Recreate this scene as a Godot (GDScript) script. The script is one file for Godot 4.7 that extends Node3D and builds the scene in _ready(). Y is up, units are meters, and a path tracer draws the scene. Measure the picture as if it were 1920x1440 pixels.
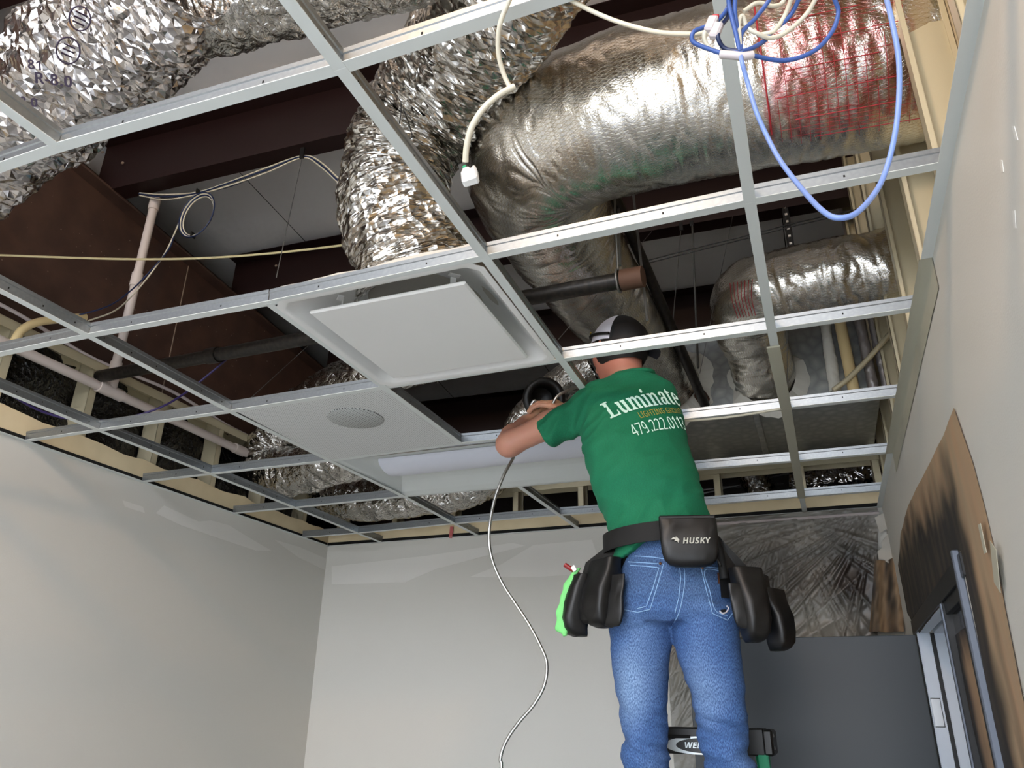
extends Node3D
# A room under construction: open ceiling grid, foil ducts, a worker on a ladder.
# Metres, y up; the back wall lies towards -z, the left wall towards -x.

const GRID := 2.74          # height of the ceiling grid
const CELL := 0.6096        # two feet
var M := {}
var names := {}
var noise := FastNoiseLite.new()

func V(x: float, y: float, z: float) -> Vector3:
	return Vector3(x, y, z)

func _ready() -> void:
	var cam := Camera3D.new()
	cam.name = "camera"
	cam.transform = Transform3D(Basis(Vector3(0.932669,0.013859,-0.360468),Vector3(0.131219,0.917772,0.374802),Vector3(0.336022,-0.396866,0.854158)), Vector3(2.4594,1.7578,0.7891))
	cam.fov = 52.7946
	cam.near = 0.02
	cam.far = 60.0
	add_child(cam)
	cam.current = true
	var sky_mat := ProceduralSkyMaterial.new()
	sky_mat.sky_top_color = Color(0.90, 0.94, 1.0)
	sky_mat.sky_horizon_color = Color(0.98, 0.985, 1.0)
	sky_mat.ground_horizon_color = Color(0.62, 0.62, 0.60)
	sky_mat.ground_bottom_color = Color(0.50, 0.49, 0.46)
	sky_mat.sky_energy_multiplier = 1.0
	var sky := Sky.new()
	sky.sky_material = sky_mat
	var env := Environment.new()
	env.background_mode = Environment.BG_SKY
	env.sky = sky
	env.ambient_light_source = Environment.AMBIENT_SOURCE_SKY
	env.tonemap_mode = Environment.TONE_MAPPER_LINEAR
	env.tonemap_exposure = 9.3
	env.sdfgi_enabled = true
	env.ssao_enabled = true
	env.ssil_enabled = true
	var world := WorldEnvironment.new()
	world.name = "world"
	world.environment = env
	add_child(world)
	noise.seed = 7
	noise.noise_type = FastNoiseLite.TYPE_SIMPLEX_SMOOTH
	noise.frequency = 1.0
	noise.fractal_type = FastNoiseLite.FRACTAL_NONE
	seed(11)
	materials()
	work_lamp()
	setting()
	plenum()
	grid()
	fixtures()
	ducts()
	pipes_and_cables()
	doorway()
	ladder()
	worker()
	tool_belt()

# ---------------------------------------------------------------- helpers
class MB:
	var v := PackedVector3Array()
	var n := PackedVector3Array()
	var u := PackedVector2Array()
	var c := PackedColorArray()
	var i := PackedInt32Array()
	var colored := false
	func vert(p: Vector3, nn: Vector3, uv := Vector2.ZERO, col := Color.WHITE) -> int:
		v.append(p); n.append(nn); u.append(uv); c.append(col)
		return v.size() - 1
	func t(a: int, b: int, d: int) -> void:
		var g := (v[b] - v[a]).cross(v[d] - v[a])
		i.append(a)
		if g.dot(n[a] + n[b] + n[d]) > 0.0:
			i.append(d); i.append(b)
		else:
			i.append(b); i.append(d)
	func poly(ps: Array, nn: Vector3, col := Color.WHITE, uvs := []) -> void:
		var f := v.size()
		for k in ps.size():
			vert(ps[k], nn, uvs[k] if uvs.size() else Vector2(ps[k].x, ps[k].y), col)
		for k in range(1, ps.size() - 1):
			t(f, f + k, f + k + 1)
	func face(ps: Array, inside: Vector3, col := Color.WHITE) -> void:
		var nn: Vector3 = (ps[1] - ps[0]).cross(ps[2] - ps[0]).normalized()
		if nn.dot(ps[0] - inside) < 0.0:
			nn = -nn
		poly(ps, nn, col)
	func box(ctr: Vector3, size: Vector3, bs := Basis(), bev := 0.0, col := Color.WHITE) -> void:
		var h := size * 0.5
		var b := minf(bev, minf(h.x, minf(h.y, h.z)) * 0.9)
		for ax in 3:
			var a1 := (ax + 1) % 3
			var a2 := (ax + 2) % 3
			for s in [-1.0, 1.0]:
				var ps := []
				for q in [[-1, -1], [1, -1], [1, 1], [-1, 1]]:
					var p := Vector3.ZERO
					p[ax] = h[ax] * s; p[a1] = (h[a1] - b) * q[0]; p[a2] = (h[a2] - b) * q[1]
					ps.append(ctr + bs * p)
				var nn := Vector3.ZERO
				nn[ax] = s
				poly(ps, bs * nn, col)
		if b <= 0.0:
			return
		for ax in 3:
			var a1 := (ax + 1) % 3
			var a2 := (ax + 2) % 3
			for s in [-1.0, 1.0]:
				for r in [-1.0, 1.0]:
					var ps := []
					for q in [[-1, 0], [1, 0], [1, 1], [-1, 1]]:
						var p := Vector3.ZERO
						p[ax] = (h[ax] - b) * q[0]
						p[a1] = (h[a1] - (b if q[1] == 0 else 0.0)) * s
						p[a2] = (h[a2] - (0.0 if q[1] == 0 else b)) * r
						ps.append(ctr + bs * p)
					var nn := Vector3.ZERO
					nn[a1] = s; nn[a2] = r
					poly(ps, (bs * nn).normalized(), col)
		for sx in [-1.0, 1.0]:
			for sy in [-1.0, 1.0]:
				for sz in [-1.0, 1.0]:
					var ps := []
					for ax in 3:
						var p := Vector3((h.x - b) * sx, (h.y - b) * sy, (h.z - b) * sz)
						p[ax] = h[ax] * [sx, sy, sz][ax]
						ps.append(ctr + bs * p)
					poly(ps, (bs * Vector3(sx, sy, sz)).normalized(), col)
	func bar(a: Vector3, b: Vector3, w: float, hgt: float, bev := 0.0, col := Color.WHITE, up := Vector3.UP) -> void:
		var d := (b - a).normalized()
		var s := d.cross(up)
		if s.length() < 0.01:
			s = d.cross(Vector3.RIGHT)
		s = s.normalized()
		box((a + b) * 0.5, Vector3((b - a).length(), hgt, w), Basis(d, s.cross(d).normalized(), s), bev, col)
	func grid(ps: Array, nu: int, nv: int, wrap := false, uvs := Vector2.ONE, cols := [], flip := false) -> void:
		# ps[j * nu + i]; wrap joins the last column to the first. Smooth normals from the neighbours.
		var f := v.size()
		var extra := 1 if wrap else 0
		for j in nv:
			for k in nu + extra:
				var ii := k % nu
				var l: int = (ii - 1 + nu) % nu if wrap else maxi(ii - 1, 0)
				var r: int = (ii + 1) % nu if wrap else mini(ii + 1, nu - 1)
				var dn: int = maxi(j - 1, 0)
				var upp: int = mini(j + 1, nv - 1)
				var nn: Vector3 = (ps[j * nu + r] - ps[j * nu + l]).cross(ps[upp * nu + ii] - ps[dn * nu + ii])
				nn = nn.normalized()
				if flip:
					nn = -nn
				vert(ps[j * nu + ii], nn, Vector2(float(k) / (nu if wrap else nu - 1), float(j) / (nv - 1)) * uvs, cols[j * nu + ii] if cols.size() else Color.WHITE)
		var w := nu + extra
		for j in nv - 1:
			for k in w - 1:
				var a := f + j * w + k
				t(a, a + 1, a + w + 1)
				t(a, a + w + 1, a + w)
	func tube(pts: Array, rad, sides := 8, caps := true, uvs := Vector2(1, 1), col := Color.WHITE) -> void:
		var fr: Array = MB.frames(pts)
		var f := v.size()
		var run := 0.0
		for j in pts.size():
			var r: float = rad[j] if rad is Array else rad
			if j > 0:
				run += (pts[j] - pts[j - 1]).length()
			for k in sides + 1:
				var a := TAU * k / sides
				var d: Vector3 = fr[j][0] * cos(a) + fr[j][1] * sin(a)
				vert(pts[j] + d * r, d, Vector2(float(k) / sides * uvs.x, run * uvs.y), col)
		for j in pts.size() - 1:
			for k in sides:
				var a := f + j * (sides + 1) + k
				t(a, a + 1, a + sides + 2)
				t(a, a + sides + 2, a + sides + 1)
		if caps:
			for e in [0, pts.size() - 1]:
				var d: Vector3 = (pts[0] - pts[1] if e == 0 else pts[e] - pts[e - 1]).normalized()
				var ps := []
				var r: float = rad[e] if rad is Array else rad
				for k in sides:
					var a := TAU * k / sides
					ps.append(pts[e] + (fr[e][0] * cos(a) + fr[e][1] * sin(a)) * r)
				poly(ps, d, col)
	static func frames(pts: Array) -> Array:
		var out := []
		var x := Vector3.ZERO
		for j in pts.size():
			var d: Vector3 = (pts[mini(j + 1, pts.size() - 1)] - pts[maxi(j - 1, 0)]).normalized()
			if j == 0:
				x = d.cross(Vector3.UP if absf(d.y) < 0.9 else Vector3.RIGHT).normalized()
			x = (x - d * d.dot(x)).normalized()
			out.append([x, d.cross(x).normalized(), d])
		return out
	func lathe(prof: Array, xf: Transform3D, sides := 24, sharp := false) -> void:
		# prof: Vector2(radius, height) from the bottom outside, up and round
		for j in prof.size() - 1:
			var a: Vector2 = prof[j]
			var b: Vector2 = prof[j + 1]
			var tn := Vector2(b.y - a.y, a.x - b.x).normalized()
			var na := tn
			var nb := tn
			if not sharp:
				if j > 0:
					var e: Vector2 = prof[j] - prof[j - 1]
					na = (tn + Vector2(e.y, -e.x).normalized()).normalized()
				if j < prof.size() - 2:
					var e: Vector2 = prof[j + 2] - prof[j + 1]
					nb = (tn + Vector2(e.y, -e.x).normalized()).normalized()
			var f := v.size()
			for k in sides + 1:
				var w := TAU * k / sides
				var d := Vector3(cos(w), 0, sin(w))
				vert(xf * (d * a.x + Vector3.UP * a.y), (xf.basis * (d * na.x + Vector3.UP * na.y)).normalized(), Vector2(float(k) / sides, a.y))
				vert(xf * (d * b.x + Vector3.UP * b.y), (xf.basis * (d * nb.x + Vector3.UP * nb.y)).normalized(), Vector2(float(k) / sides, b.y))
			for k in sides:
				t(f + k * 2, f + k * 2 + 1, f + k * 2 + 3)
				t(f + k * 2, f + k * 2 + 3, f + k * 2 + 2)
	func prism(pl: PackedVector2Array, depth: float, xf: Transform3D, col := Color.WHITE) -> void:
		# polygon in x/y, extruded along z by depth, centred
		var tr := Geometry2D.triangulate_polygon(pl)
		for s in [-0.5, 0.5]:
			var f := v.size()
			for q in pl:
				vert(xf * Vector3(q.x, q.y, depth * s), (xf.basis * Vector3(0, 0, signf(s))).normalized(), q, col)
			for k in range(0, tr.size(), 3):
				t(f + tr[k], f + tr[k + 1], f + tr[k + 2])
		var cw := Geometry2D.is_polygon_clockwise(pl)
		for k in pl.size():
			var a := pl[k]
			var b := pl[(k + 1) % pl.size()]
			var e := (b - a).normalized()
			var o := Vector2(e.y, -e.x) * (-1.0 if cw else 1.0)
			poly([xf * Vector3(a.x, a.y, -depth / 2), xf * Vector3(b.x, b.y, -depth / 2), xf * Vector3(b.x, b.y, depth / 2), xf * Vector3(a.x, a.y, depth / 2)], (xf.basis * Vector3(o.x, o.y, 0)).normalized(), col)
	func ball(ctr: Vector3, r: Vector3, bs := Basis(), nu := 16, nv := 10, col := Color.WHITE) -> void:
		var f := v.size()
		for j in nv + 1:
			var b := PI * j / nv
			for k in nu + 1:
				var a := TAU * k / nu
				var d := Vector3(sin(b) * cos(a), cos(b), sin(b) * sin(a))
				vert(ctr + bs * (d * r), (bs * (d / r)).normalized(), Vector2(float(k) / nu, float(j) / nv), col)
		for j in nv:
			for k in nu:
				var a := f + j * (nu + 1) + k
				t(a, a + 1, a + nu + 2)
				t(a, a + nu + 2, a + nu + 1)
	func into(m: ArrayMesh, mat: Material) -> void:
		if i.is_empty():
			return
		var arr := []
		arr.resize(Mesh.ARRAY_MAX)
		arr[Mesh.ARRAY_VERTEX] = v
		arr[Mesh.ARRAY_NORMAL] = n
		arr[Mesh.ARRAY_TEX_UV] = u
		if colored:
			arr[Mesh.ARRAY_COLOR] = c
		arr[Mesh.ARRAY_INDEX] = i
		m.add_surface_from_arrays(Mesh.PRIMITIVE_TRIANGLES, arr)
		m.surface_set_material(m.get_surface_count() - 1, mat)

func numbered(called: String) -> String:
	if not names.has(called):
		names[called] = 0
		return called
	names[called] += 1
	return "%s_%03d" % [called, names[called]]

func thing(called: String, label: String, category: String, at := Vector3.ZERO, group := "", kind := "") -> Node3D:
	var o := Node3D.new()
	o.name = numbered(called)
	add_child(o)
	o.position = at
	return tag(o, label, category, group, kind)

func tag(o: Node3D, label: String, category := "", group := "", kind := "") -> Node3D:
	o.set_meta("label", label)
	if category: o.set_meta("category", category)
	if group: o.set_meta("group", group)
	if kind: o.set_meta("kind", kind)
	return o

func origin_of(p: Node) -> Vector3:
	var s := Vector3.ZERO
	while p is Node3D and p != self:
		s += p.position
		p = p.get_parent()
	return s

func put(called: String, b, m = null, parent: Node = self) -> MeshInstance3D:
	# b: one MB with material m, or an array of [MB, material]; shapes are given in world metres
	var o := MeshInstance3D.new()
	o.name = numbered(called) if parent == self else called
	var am := ArrayMesh.new()
	if b is MB:
		b.into(am, m)
	else:
		for q in b:
			q[0].into(am, q[1])
	o.mesh = am
	parent.add_child(o, true)
	o.position = -origin_of(parent)
	return o

func curve(pts: Array, per := 8) -> Array:
	var out := []
	for k in pts.size() - 1:
		var a: Vector3 = pts[k]
		var b: Vector3 = pts[k + 1]
		var p: Vector3 = pts[k - 1] if k > 0 else a * 2.0 - b
		var q: Vector3 = pts[k + 2] if k + 2 < pts.size() else b * 2.0 - a
		for s in per:
			out.append(a.cubic_interpolate(b, p, q, float(s) / per))
	out.append(pts[-1])
	return out

func spread(vals: Array, count: int) -> Array:
	var out := []
	for k in count:
		var f := float(k) / (count - 1) * (vals.size() - 1)
		var a := mini(int(f), vals.size() - 2)
		out.append(lerpf(vals[a], vals[a + 1], smoothstep(0.0, 1.0, f - a)))
	return out

func lettering(called: String, words: String, size: float, font_name: String, m: Material, xf: Transform3D, parent: Node, onto = null, weight := 400, squeeze := 1.0, slant := 0.0) -> MeshInstance3D:
	var f := SystemFont.new()
	f.font_names = PackedStringArray([font_name])
	f.font_weight = weight
	var tm := TextMesh.new()
	tm.text = words
	tm.font = f
	tm.font_size = 64
	tm.pixel_size = size / 64.0
	tm.depth = 0.0015
	tm.curve_step = 1.0
	var arr := tm.get_mesh_arrays()
	var vv: PackedVector3Array = arr[Mesh.ARRAY_VERTEX]
	var nn: PackedVector3Array = arr[Mesh.ARRAY_NORMAL]
	for k in vv.size():
		var p := vv[k]
		p.x = p.x * squeeze + p.y * slant
		p = xf * p
		if onto != null:
			p = onto.call(p)
		vv[k] = p
		nn[k] = (xf.basis * nn[k]).normalized()
	arr[Mesh.ARRAY_VERTEX] = vv
	arr[Mesh.ARRAY_NORMAL] = nn
	arr[Mesh.ARRAY_TANGENT] = null
	var am := ArrayMesh.new()
	am.add_surface_from_arrays(Mesh.PRIMITIVE_TRIANGLES, arr)
	am.surface_set_material(0, m)
	var o := MeshInstance3D.new()
	o.name = called
	o.mesh = am
	parent.add_child(o, true)
	o.position = -origin_of(parent)
	return o

# ---------------------------------------------------------------- materials
func mat(key: String, col: Color, rough := 0.7, metal := 0.0) -> StandardMaterial3D:
	var m := StandardMaterial3D.new()
	m.resource_name = key
	m.albedo_color = col
	m.roughness = rough
	m.metallic = metal
	M[key] = m
	return m

func ntex(freq: float, type := FastNoiseLite.TYPE_SIMPLEX_SMOOTH, fractal := FastNoiseLite.FRACTAL_FBM, oct := 4, normal := 0.0, ramp := [], size := 512, sd := 3) -> NoiseTexture2D:
	var n := FastNoiseLite.new()
	n.seed = sd
	n.noise_type = type
	n.frequency = freq
	n.fractal_type = fractal
	n.fractal_octaves = oct
	n.cellular_return_type = FastNoiseLite.RETURN_DISTANCE2_SUB
	var t := NoiseTexture2D.new()
	t.width = size
	t.height = size
	t.seamless = true
	t.noise = n
	if normal > 0.0:
		t.as_normal_map = true
		t.bump_strength = normal
	if ramp.size():
		var g := Gradient.new()
		g.offsets = PackedFloat32Array(ramp.map(func(r): return r[0]))
		g.colors = PackedColorArray(ramp.map(func(r): return r[1]))
		t.color_ramp = g
	return t

func tri(m: StandardMaterial3D, scale: float) -> StandardMaterial3D:
	m.uv1_triplanar = true
	m.uv1_world_triplanar = true
	m.uv1_scale = Vector3.ONE * scale
	return m

func mottle(m: StandardMaterial3D, a: Color, b: Color, freq: float, scale: float, oct := 4) -> StandardMaterial3D:
	m.albedo_color = Color.WHITE
	m.albedo_texture = ntex(freq, FastNoiseLite.TYPE_SIMPLEX_SMOOTH, FastNoiseLite.FRACTAL_FBM, oct, 0.0, [[0.25, a], [0.75, b]])
	return tri(m, scale)

func materials() -> void:
	var m: StandardMaterial3D
	m = mat("wall_paint", Color(0.84, 0.83, 0.80), 0.55)
	m.normal_enabled = true
	m.normal_texture = ntex(0.12, FastNoiseLite.TYPE_SIMPLEX_SMOOTH, FastNoiseLite.FRACTAL_FBM, 3, 1.2)
	m.normal_scale = 0.25
	tri(m, 3.0)
	mat("primer_patch", Color(0.89, 0.88, 0.855), 0.8)
	m = mat("raw_board", Color(0.86, 0.78, 0.60), 0.8)
	mottle(m, Color(0.83, 0.76, 0.615), Color(0.86, 0.79, 0.645), 0.008, 1.0)
	mat("board_edge", Color(0.62, 0.52, 0.42), 0.9)
	m = mat("concrete", Color(0.62, 0.61, 0.59), 0.5)
	mottle(m, Color(0.56, 0.56, 0.555), Color(0.65, 0.65, 0.645), 0.02, 0.5)
	mat("paving", Color(0.88, 0.88, 0.87), 0.8)
	m = mat("lamp_glow", Color(1.0, 0.9, 0.75), 0.4)
	m.emission_enabled = true
	m.emission = Color(1.0, 0.72, 0.42)
	m.emission_energy_multiplier = 2.5
	m = mat("roof_sheet", Color(0.91, 0.895, 0.88), 0.45)
	m.normal_enabled = true
	m.normal_texture = ntex(0.01, FastNoiseLite.TYPE_SIMPLEX_SMOOTH, FastNoiseLite.FRACTAL_FBM, 3, 6.0)
	m.normal_scale = 0.5
	m = mat("primer_steel", Color(0.23, 0.12, 0.095), 0.55)
	mottle(m, Color(0.20, 0.105, 0.085), Color(0.255, 0.135, 0.105), 0.02, 1.2)
	m.metallic_specular = 0.4
	mat("purlin_steel", Color(0.135, 0.055, 0.05), 0.5)
	m = mat("rafter_steel", Color(0.30, 0.175, 0.125), 0.55)
	mottle(m, Color(0.26, 0.185, 0.155), Color(0.31, 0.225, 0.185), 0.012, 0.8)
	mat("speck", Color(0.55, 0.48, 0.42), 0.9)
	mat("white_metal", Color(0.83, 0.85, 0.84), 0.45)
	m = mat("galvanized", Color(0.62, 0.64, 0.65), 0.38, 0.85)
	m.albedo_texture = ntex(0.03, FastNoiseLite.TYPE_CELLULAR, FastNoiseLite.FRACTAL_NONE, 1, 0.0, [[0.0, Color(0.93, 0.935, 0.94)], [1.0, Color(1, 1, 1)]])
	tri(m, 5.0)
	m = mat("stud_metal", Color(0.80, 0.76, 0.64), 0.5, 0.35)
	mat("dark_slot", Color(0.05, 0.05, 0.05), 0.9)
	m = mat("black_film", Color(0.025, 0.025, 0.028), 0.18)
	m.normal_enabled = true
	m.normal_texture = ntex(0.018, FastNoiseLite.TYPE_SIMPLEX, FastNoiseLite.FRACTAL_RIDGED, 4, 9.0)
	tri(m, 1.6)
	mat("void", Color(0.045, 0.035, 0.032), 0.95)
	# foils
	m = mat("foil", Color(0.76, 0.75, 0.73), 0.2, 1.0)
	m.normal_enabled = true
	m.normal_texture = ntex(0.010, FastNoiseLite.TYPE_SIMPLEX, FastNoiseLite.FRACTAL_RIDGED, 3, 7.0, [], 512, 5)
	m.normal_scale = 1.0
	m = mat("foil_crush", Color(0.78, 0.765, 0.76), 0.17, 1.0)
	m.normal_enabled = true
	m.normal_texture = ntex(0.03, FastNoiseLite.TYPE_CELLULAR, FastNoiseLite.FRACTAL_FBM, 2, 5.0, [], 512, 9)
	m.normal_scale = 0.5
	m = mat("wrap", Color(0.87, 0.86, 0.84), 0.19, 1.0)
	m.vertex_color_use_as_albedo = true
	m.albedo_texture = scrim(false)
	m.heightmap_enabled = true
	m.heightmap_texture = scrim(true)
	m.heightmap_scale = 0.035
	m.normal_enabled = true
	m.normal_texture = ntex(0.012, FastNoiseLite.TYPE_SIMPLEX, FastNoiseLite.FRACTAL_RIDGED, 4, 4.0, [], 512, 8)
	m.normal_scale = 0.5
	mat("foil_tape", Color(0.62, 0.60, 0.60), 0.42, 0.7)
	mat("red_ink", Color(0.68, 0.16, 0.20), 0.5)
	mat("purple_ink", Color(0.14, 0.09, 0.20), 0.5)
	m = mat("duct_steel", Color(0.72, 0.73, 0.72), 0.33, 0.75)
	m.albedo_texture = ntex(0.02, FastNoiseLite.TYPE_CELLULAR, FastNoiseLite.FRACTAL_NONE, 1, 0.0, [[0.0, Color(0.8, 0.81, 0.82)], [1.0, Color(1, 1, 1)]])
	tri(m, 2.0)
	mat("mastic", Color(0.78, 0.77, 0.73), 0.75)
	mat("pvc_white", Color(0.83, 0.78, 0.75), 0.4)
	mat("pvc_cream", Color(0.83, 0.74, 0.55), 0.4)
	m = mat("black_pipe", Color(0.12, 0.11, 0.10), 0.4, 0.3)
	mottle(m, Color(0.07, 0.065, 0.06), Color(0.19, 0.17, 0.15), 0.03, 3.0)
	mat("rust", Color(0.33, 0.23, 0.17), 0.7, 0.2)
	mat("steel_rod", Color(0.5, 0.5, 0.49), 0.4, 0.8)
	mat("blue_cable", Color(0.22, 0.34, 0.60), 0.45)
	mat("pale_blue_cable", Color(0.45, 0.55, 0.78), 0.4)
	mat("navy_cable", Color(0.09, 0.15, 0.30), 0.4)
	mat("purple_cable", Color(0.17, 0.12, 0.32), 0.4)
	mat("white_cable", Color(0.84, 0.81, 0.73), 0.45)
	mat("cream_cable", Color(0.88, 0.82, 0.63), 0.5)
	mat("black_plastic", Color(0.045, 0.045, 0.045), 0.45)
	mat("white_plastic", Color(0.88, 0.88, 0.87), 0.35)
	mat("clear_film", Color(0.80, 0.76, 0.76), 0.35)
	m = mat("armor", Color(0.78, 0.78, 0.77), 0.3, 0.95)
	mat("lens", Color(0.86, 0.875, 0.92), 0.35)
	m = mat("tile_white", Color(0.84, 0.85, 0.845), 0.6)
	m = mat("perforated", Color.WHITE, 0.6)
	m.albedo_texture = dots(0.30)
	m = mat("perforated_dark", Color.WHITE, 0.6)
	m.albedo_texture = dots(0.52, 0.72)
	mat("neck_grey", Color(0.60, 0.61, 0.61), 0.6)
	# doorway
	mat("door_dark", Color(0.20, 0.225, 0.245), 0.36).metallic_specular = 0.42
	mat("frame_dark", Color(0.085, 0.092, 0.10), 0.4)
	mat("jamb_primer", Color(0.88, 0.92, 0.97), 0.45)
	mat("rail_alu", Color(0.40, 0.43, 0.48), 0.4, 0.4)
	m = mat("kraft", Color.WHITE, 0.75)
	m.vertex_color_use_as_albedo = true
	m = mat("sheeting", Color.WHITE, 0.33)
	m.vertex_color_use_as_albedo = true
	mat("tape", Color(0.71, 0.70, 0.63), 0.6)
	mat("torn_paper", Color(0.74, 0.72, 0.68), 0.85)
	mat("pink_tape", Color(0.72, 0.36, 0.35), 0.6)
	# ladder
	mat("ladder_black", Color(0.06, 0.065, 0.07), 0.42)
	mat("ladder_green", Color(0.05, 0.58, 0.40), 0.4)
	mat("alu", Color(0.75, 0.76, 0.77), 0.35, 0.9)
	mat("silver_print", Color(0.80, 0.83, 0.84), 0.35, 0.4)
	# worker
	m = mat("skin", Color(0.80, 0.53, 0.42), 0.5)
	m.vertex_color_use_as_albedo = true
	m.albedo_color = Color.WHITE
	m.subsurf_scatter_enabled = true
	m.subsurf_scatter_strength = 0.08
	m = mat("shirt", Color(0.03, 0.46, 0.31), 0.85)
	m.albedo_texture = ntex(0.06, FastNoiseLite.TYPE_SIMPLEX, FastNoiseLite.FRACTAL_FBM, 3, 0.0, [[0.25, Color(0.82, 0.84, 0.84)], [0.75, Color(1, 1, 1)]])
	tri(m, 4.0)
	m.uv1_scale = Vector3(5.0, 22.0, 5.0)
	m.rim_enabled = true
	m.rim = 0.25
	m.rim_tint = 0.8
	m = mat("denim", Color.WHITE, 0.85)
	m.vertex_color_use_as_albedo = true
	m.albedo_texture = ntex(0.11, FastNoiseLite.TYPE_SIMPLEX, FastNoiseLite.FRACTAL_FBM, 4, 0.0, [[0.25, Color(0.50, 0.56, 0.64)], [0.5, Color(0.78, 0.80, 0.84)], [0.75, Color(1, 1, 1)]])
	tri(m, 3.0)
	m.uv1_scale = Vector3(5.5, 2.0, 5.5)
	mat("stitch", Color(0.55, 0.70, 0.86), 0.8)
	mat("leather_patch", Color(0.36, 0.21, 0.13), 0.7)
	mat("rivet", Color(0.45, 0.30, 0.20), 0.4, 0.7)
	m = mat("leather", Color(0.05, 0.05, 0.052), 0.45)
	mottle(m, Color(0.018, 0.018, 0.02), Color(0.045, 0.045, 0.048), 0.03, 4.0)
	m = mat("webbing", Color(0.016, 0.016, 0.016), 0.75)
	mat("hair", Color(0.07, 0.045, 0.035), 0.7)
	mat("cap_black", Color(0.05, 0.05, 0.055), 0.8)
	mat("cap_white", Color(0.83, 0.82, 0.85), 0.8)
	mat("cap_grey", Color(0.16, 0.17, 0.20), 0.7)
	mat("print_white", Color(0.80, 0.93, 0.87), 0.7)
	mat("print_gold", Color(0.62, 0.57, 0.20), 0.7)
	mat("neon_cloth", Color(0.49, 0.84, 0.50), 0.9)
	mat("red_handle", Color(0.50, 0.03, 0.06), 0.35)
	mat("grey_print", Color(0.70, 0.70, 0.66), 0.6)
	mat("eye", Color(0.9, 0.9, 0.88), 0.2)
	mat("boot", Color(0.25, 0.17, 0.11), 0.7)
	mat("glass_tint", Color(0.1, 0.1, 0.1), 0.15)
	mat("yellow_trim", Color(0.72, 0.62, 0.15), 0.5)

func scrim(as_height: bool) -> ImageTexture:
	# reinforcing threads under foil: a square net with diagonals
	var s := 512
	var im := Image.create(s, s, false, Image.FORMAT_RGB8)
	im.fill(Color(0.5, 0.5, 0.5) if as_height else Color(1, 1, 1))
	var line := Color(1, 1, 1) if as_height else Color(0.90, 0.86, 0.76)
	for k in 8:
		for q in s:
			for w in 5:
				im.set_pixel((k * 64 + w) % s, q, line)
				im.set_pixel((q + k * 64 + w) % s, (q * 2) % s, line)
				im.set_pixel((q + k * 64 + w) % s, (q * 2 + 1) % s, line)
				im.set_pixel((k * 64 + w - q + s * 2) % s, (q * 2) % s, line)
				im.set_pixel((k * 64 + w - q + s * 2) % s, (q * 2 + 1) % s, line)
	return ImageTexture.create_from_image(im)

func dots(dark: float, base := 0.84) -> ImageTexture:
	var s := 64
	var im := Image.create(s, s, false, Image.FORMAT_RGB8)
	im.fill(Color(base, base + 0.01, base + 0.005))
	for y in s:
		for x in s:
			var a := Vector2(x % 32 - 16, y % 32 - 16)
			if a.length() < 7.5:
				im.set_pixel(x, y, Color(base - dark, base + 0.01 - dark, base + 0.005 - dark))
	return ImageTexture.create_from_image(im)

# ---------------------------------------------------------------- room shell
func roof_at(d: float) -> float:
	return 4.40 - 0.09 * (d - 2.5)

func slab(x0: float, x1: float, y0: float, y1: float, d0: float, d1: float, b: MB = null, bev := 0.0) -> MB:
	if b == null:
		b = MB.new()
	b.box(Vector3((x0 + x1) / 2, (y0 + y1) / 2, -(d0 + d1) / 2), Vector3(x1 - x0, y1 - y0, d1 - d0), Basis(), bev)
	return b

func ragged(x0: float, d0: float, x1: float, d1: float, y0: float, y1: float, amp: float, thick: float, sd: float) -> MB:
	# an upright board between two plan points whose top edge is torn unevenly and bulges a little towards the room
	var b := MB.new()
	var a := Vector3(x0, 0, -d0)
	var e := Vector3(x1, 0, -d1)
	var o := (e - a).normalized().cross(Vector3.UP)
	var cnt := int((e - a).length() / 0.06) + 2
	var lay := []
	for k in cnt:
		var p := a.lerp(e, float(k) / (cnt - 1))
		var h := y1 + amp * noise.get_noise_2d(p.x * 3.0 + p.z * 3.0, sd) + amp * 0.4 * noise.get_noise_2d(p.x * 14.0 + p.z * 14.0, sd + 5.0)
		lay.append([p + Vector3.UP * y0, p + Vector3.UP * h])
	for k in cnt - 1:
		for s in [0.0, thick]:
			var q: Vector3 = o * s
			b.poly([lay[k][0] + q, lay[k + 1][0] + q, lay[k + 1][1] + q, lay[k][1] + q], o if s > 0.0 else -o)
		b.poly([lay[k][1], lay[k + 1][1], lay[k + 1][1] + o * thick, lay[k][1] + o * thick], Vector3.UP)
	return b

func c_stud(b: MB, at: Vector3, y0: float, y1: float, web: Vector3, deep: Vector3, w: float, dp: float) -> void:
	# C-shaped metal stud: web plate plus two flanges and their lips; web = direction the flanges run, deep = depth of the wall
	var bs := Basis(web, Vector3.UP, deep)
	var m := Vector3.UP * (y0 + y1) / 2
	var h := y1 - y0
	b.box(at + m + web * 0.001, Vector3(0.002, h, dp), bs)
	for s in [-1.0, 1.0]:
		b.box(at + m + web * w / 2 + deep * (dp / 2 - 0.001) * s, Vector3(w, h, 0.002), bs)
		b.box(at + m + web * (w - 0.001) + deep * (dp / 2 - 0.006) * s, Vector3(0.002, h, 0.012), bs)

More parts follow.
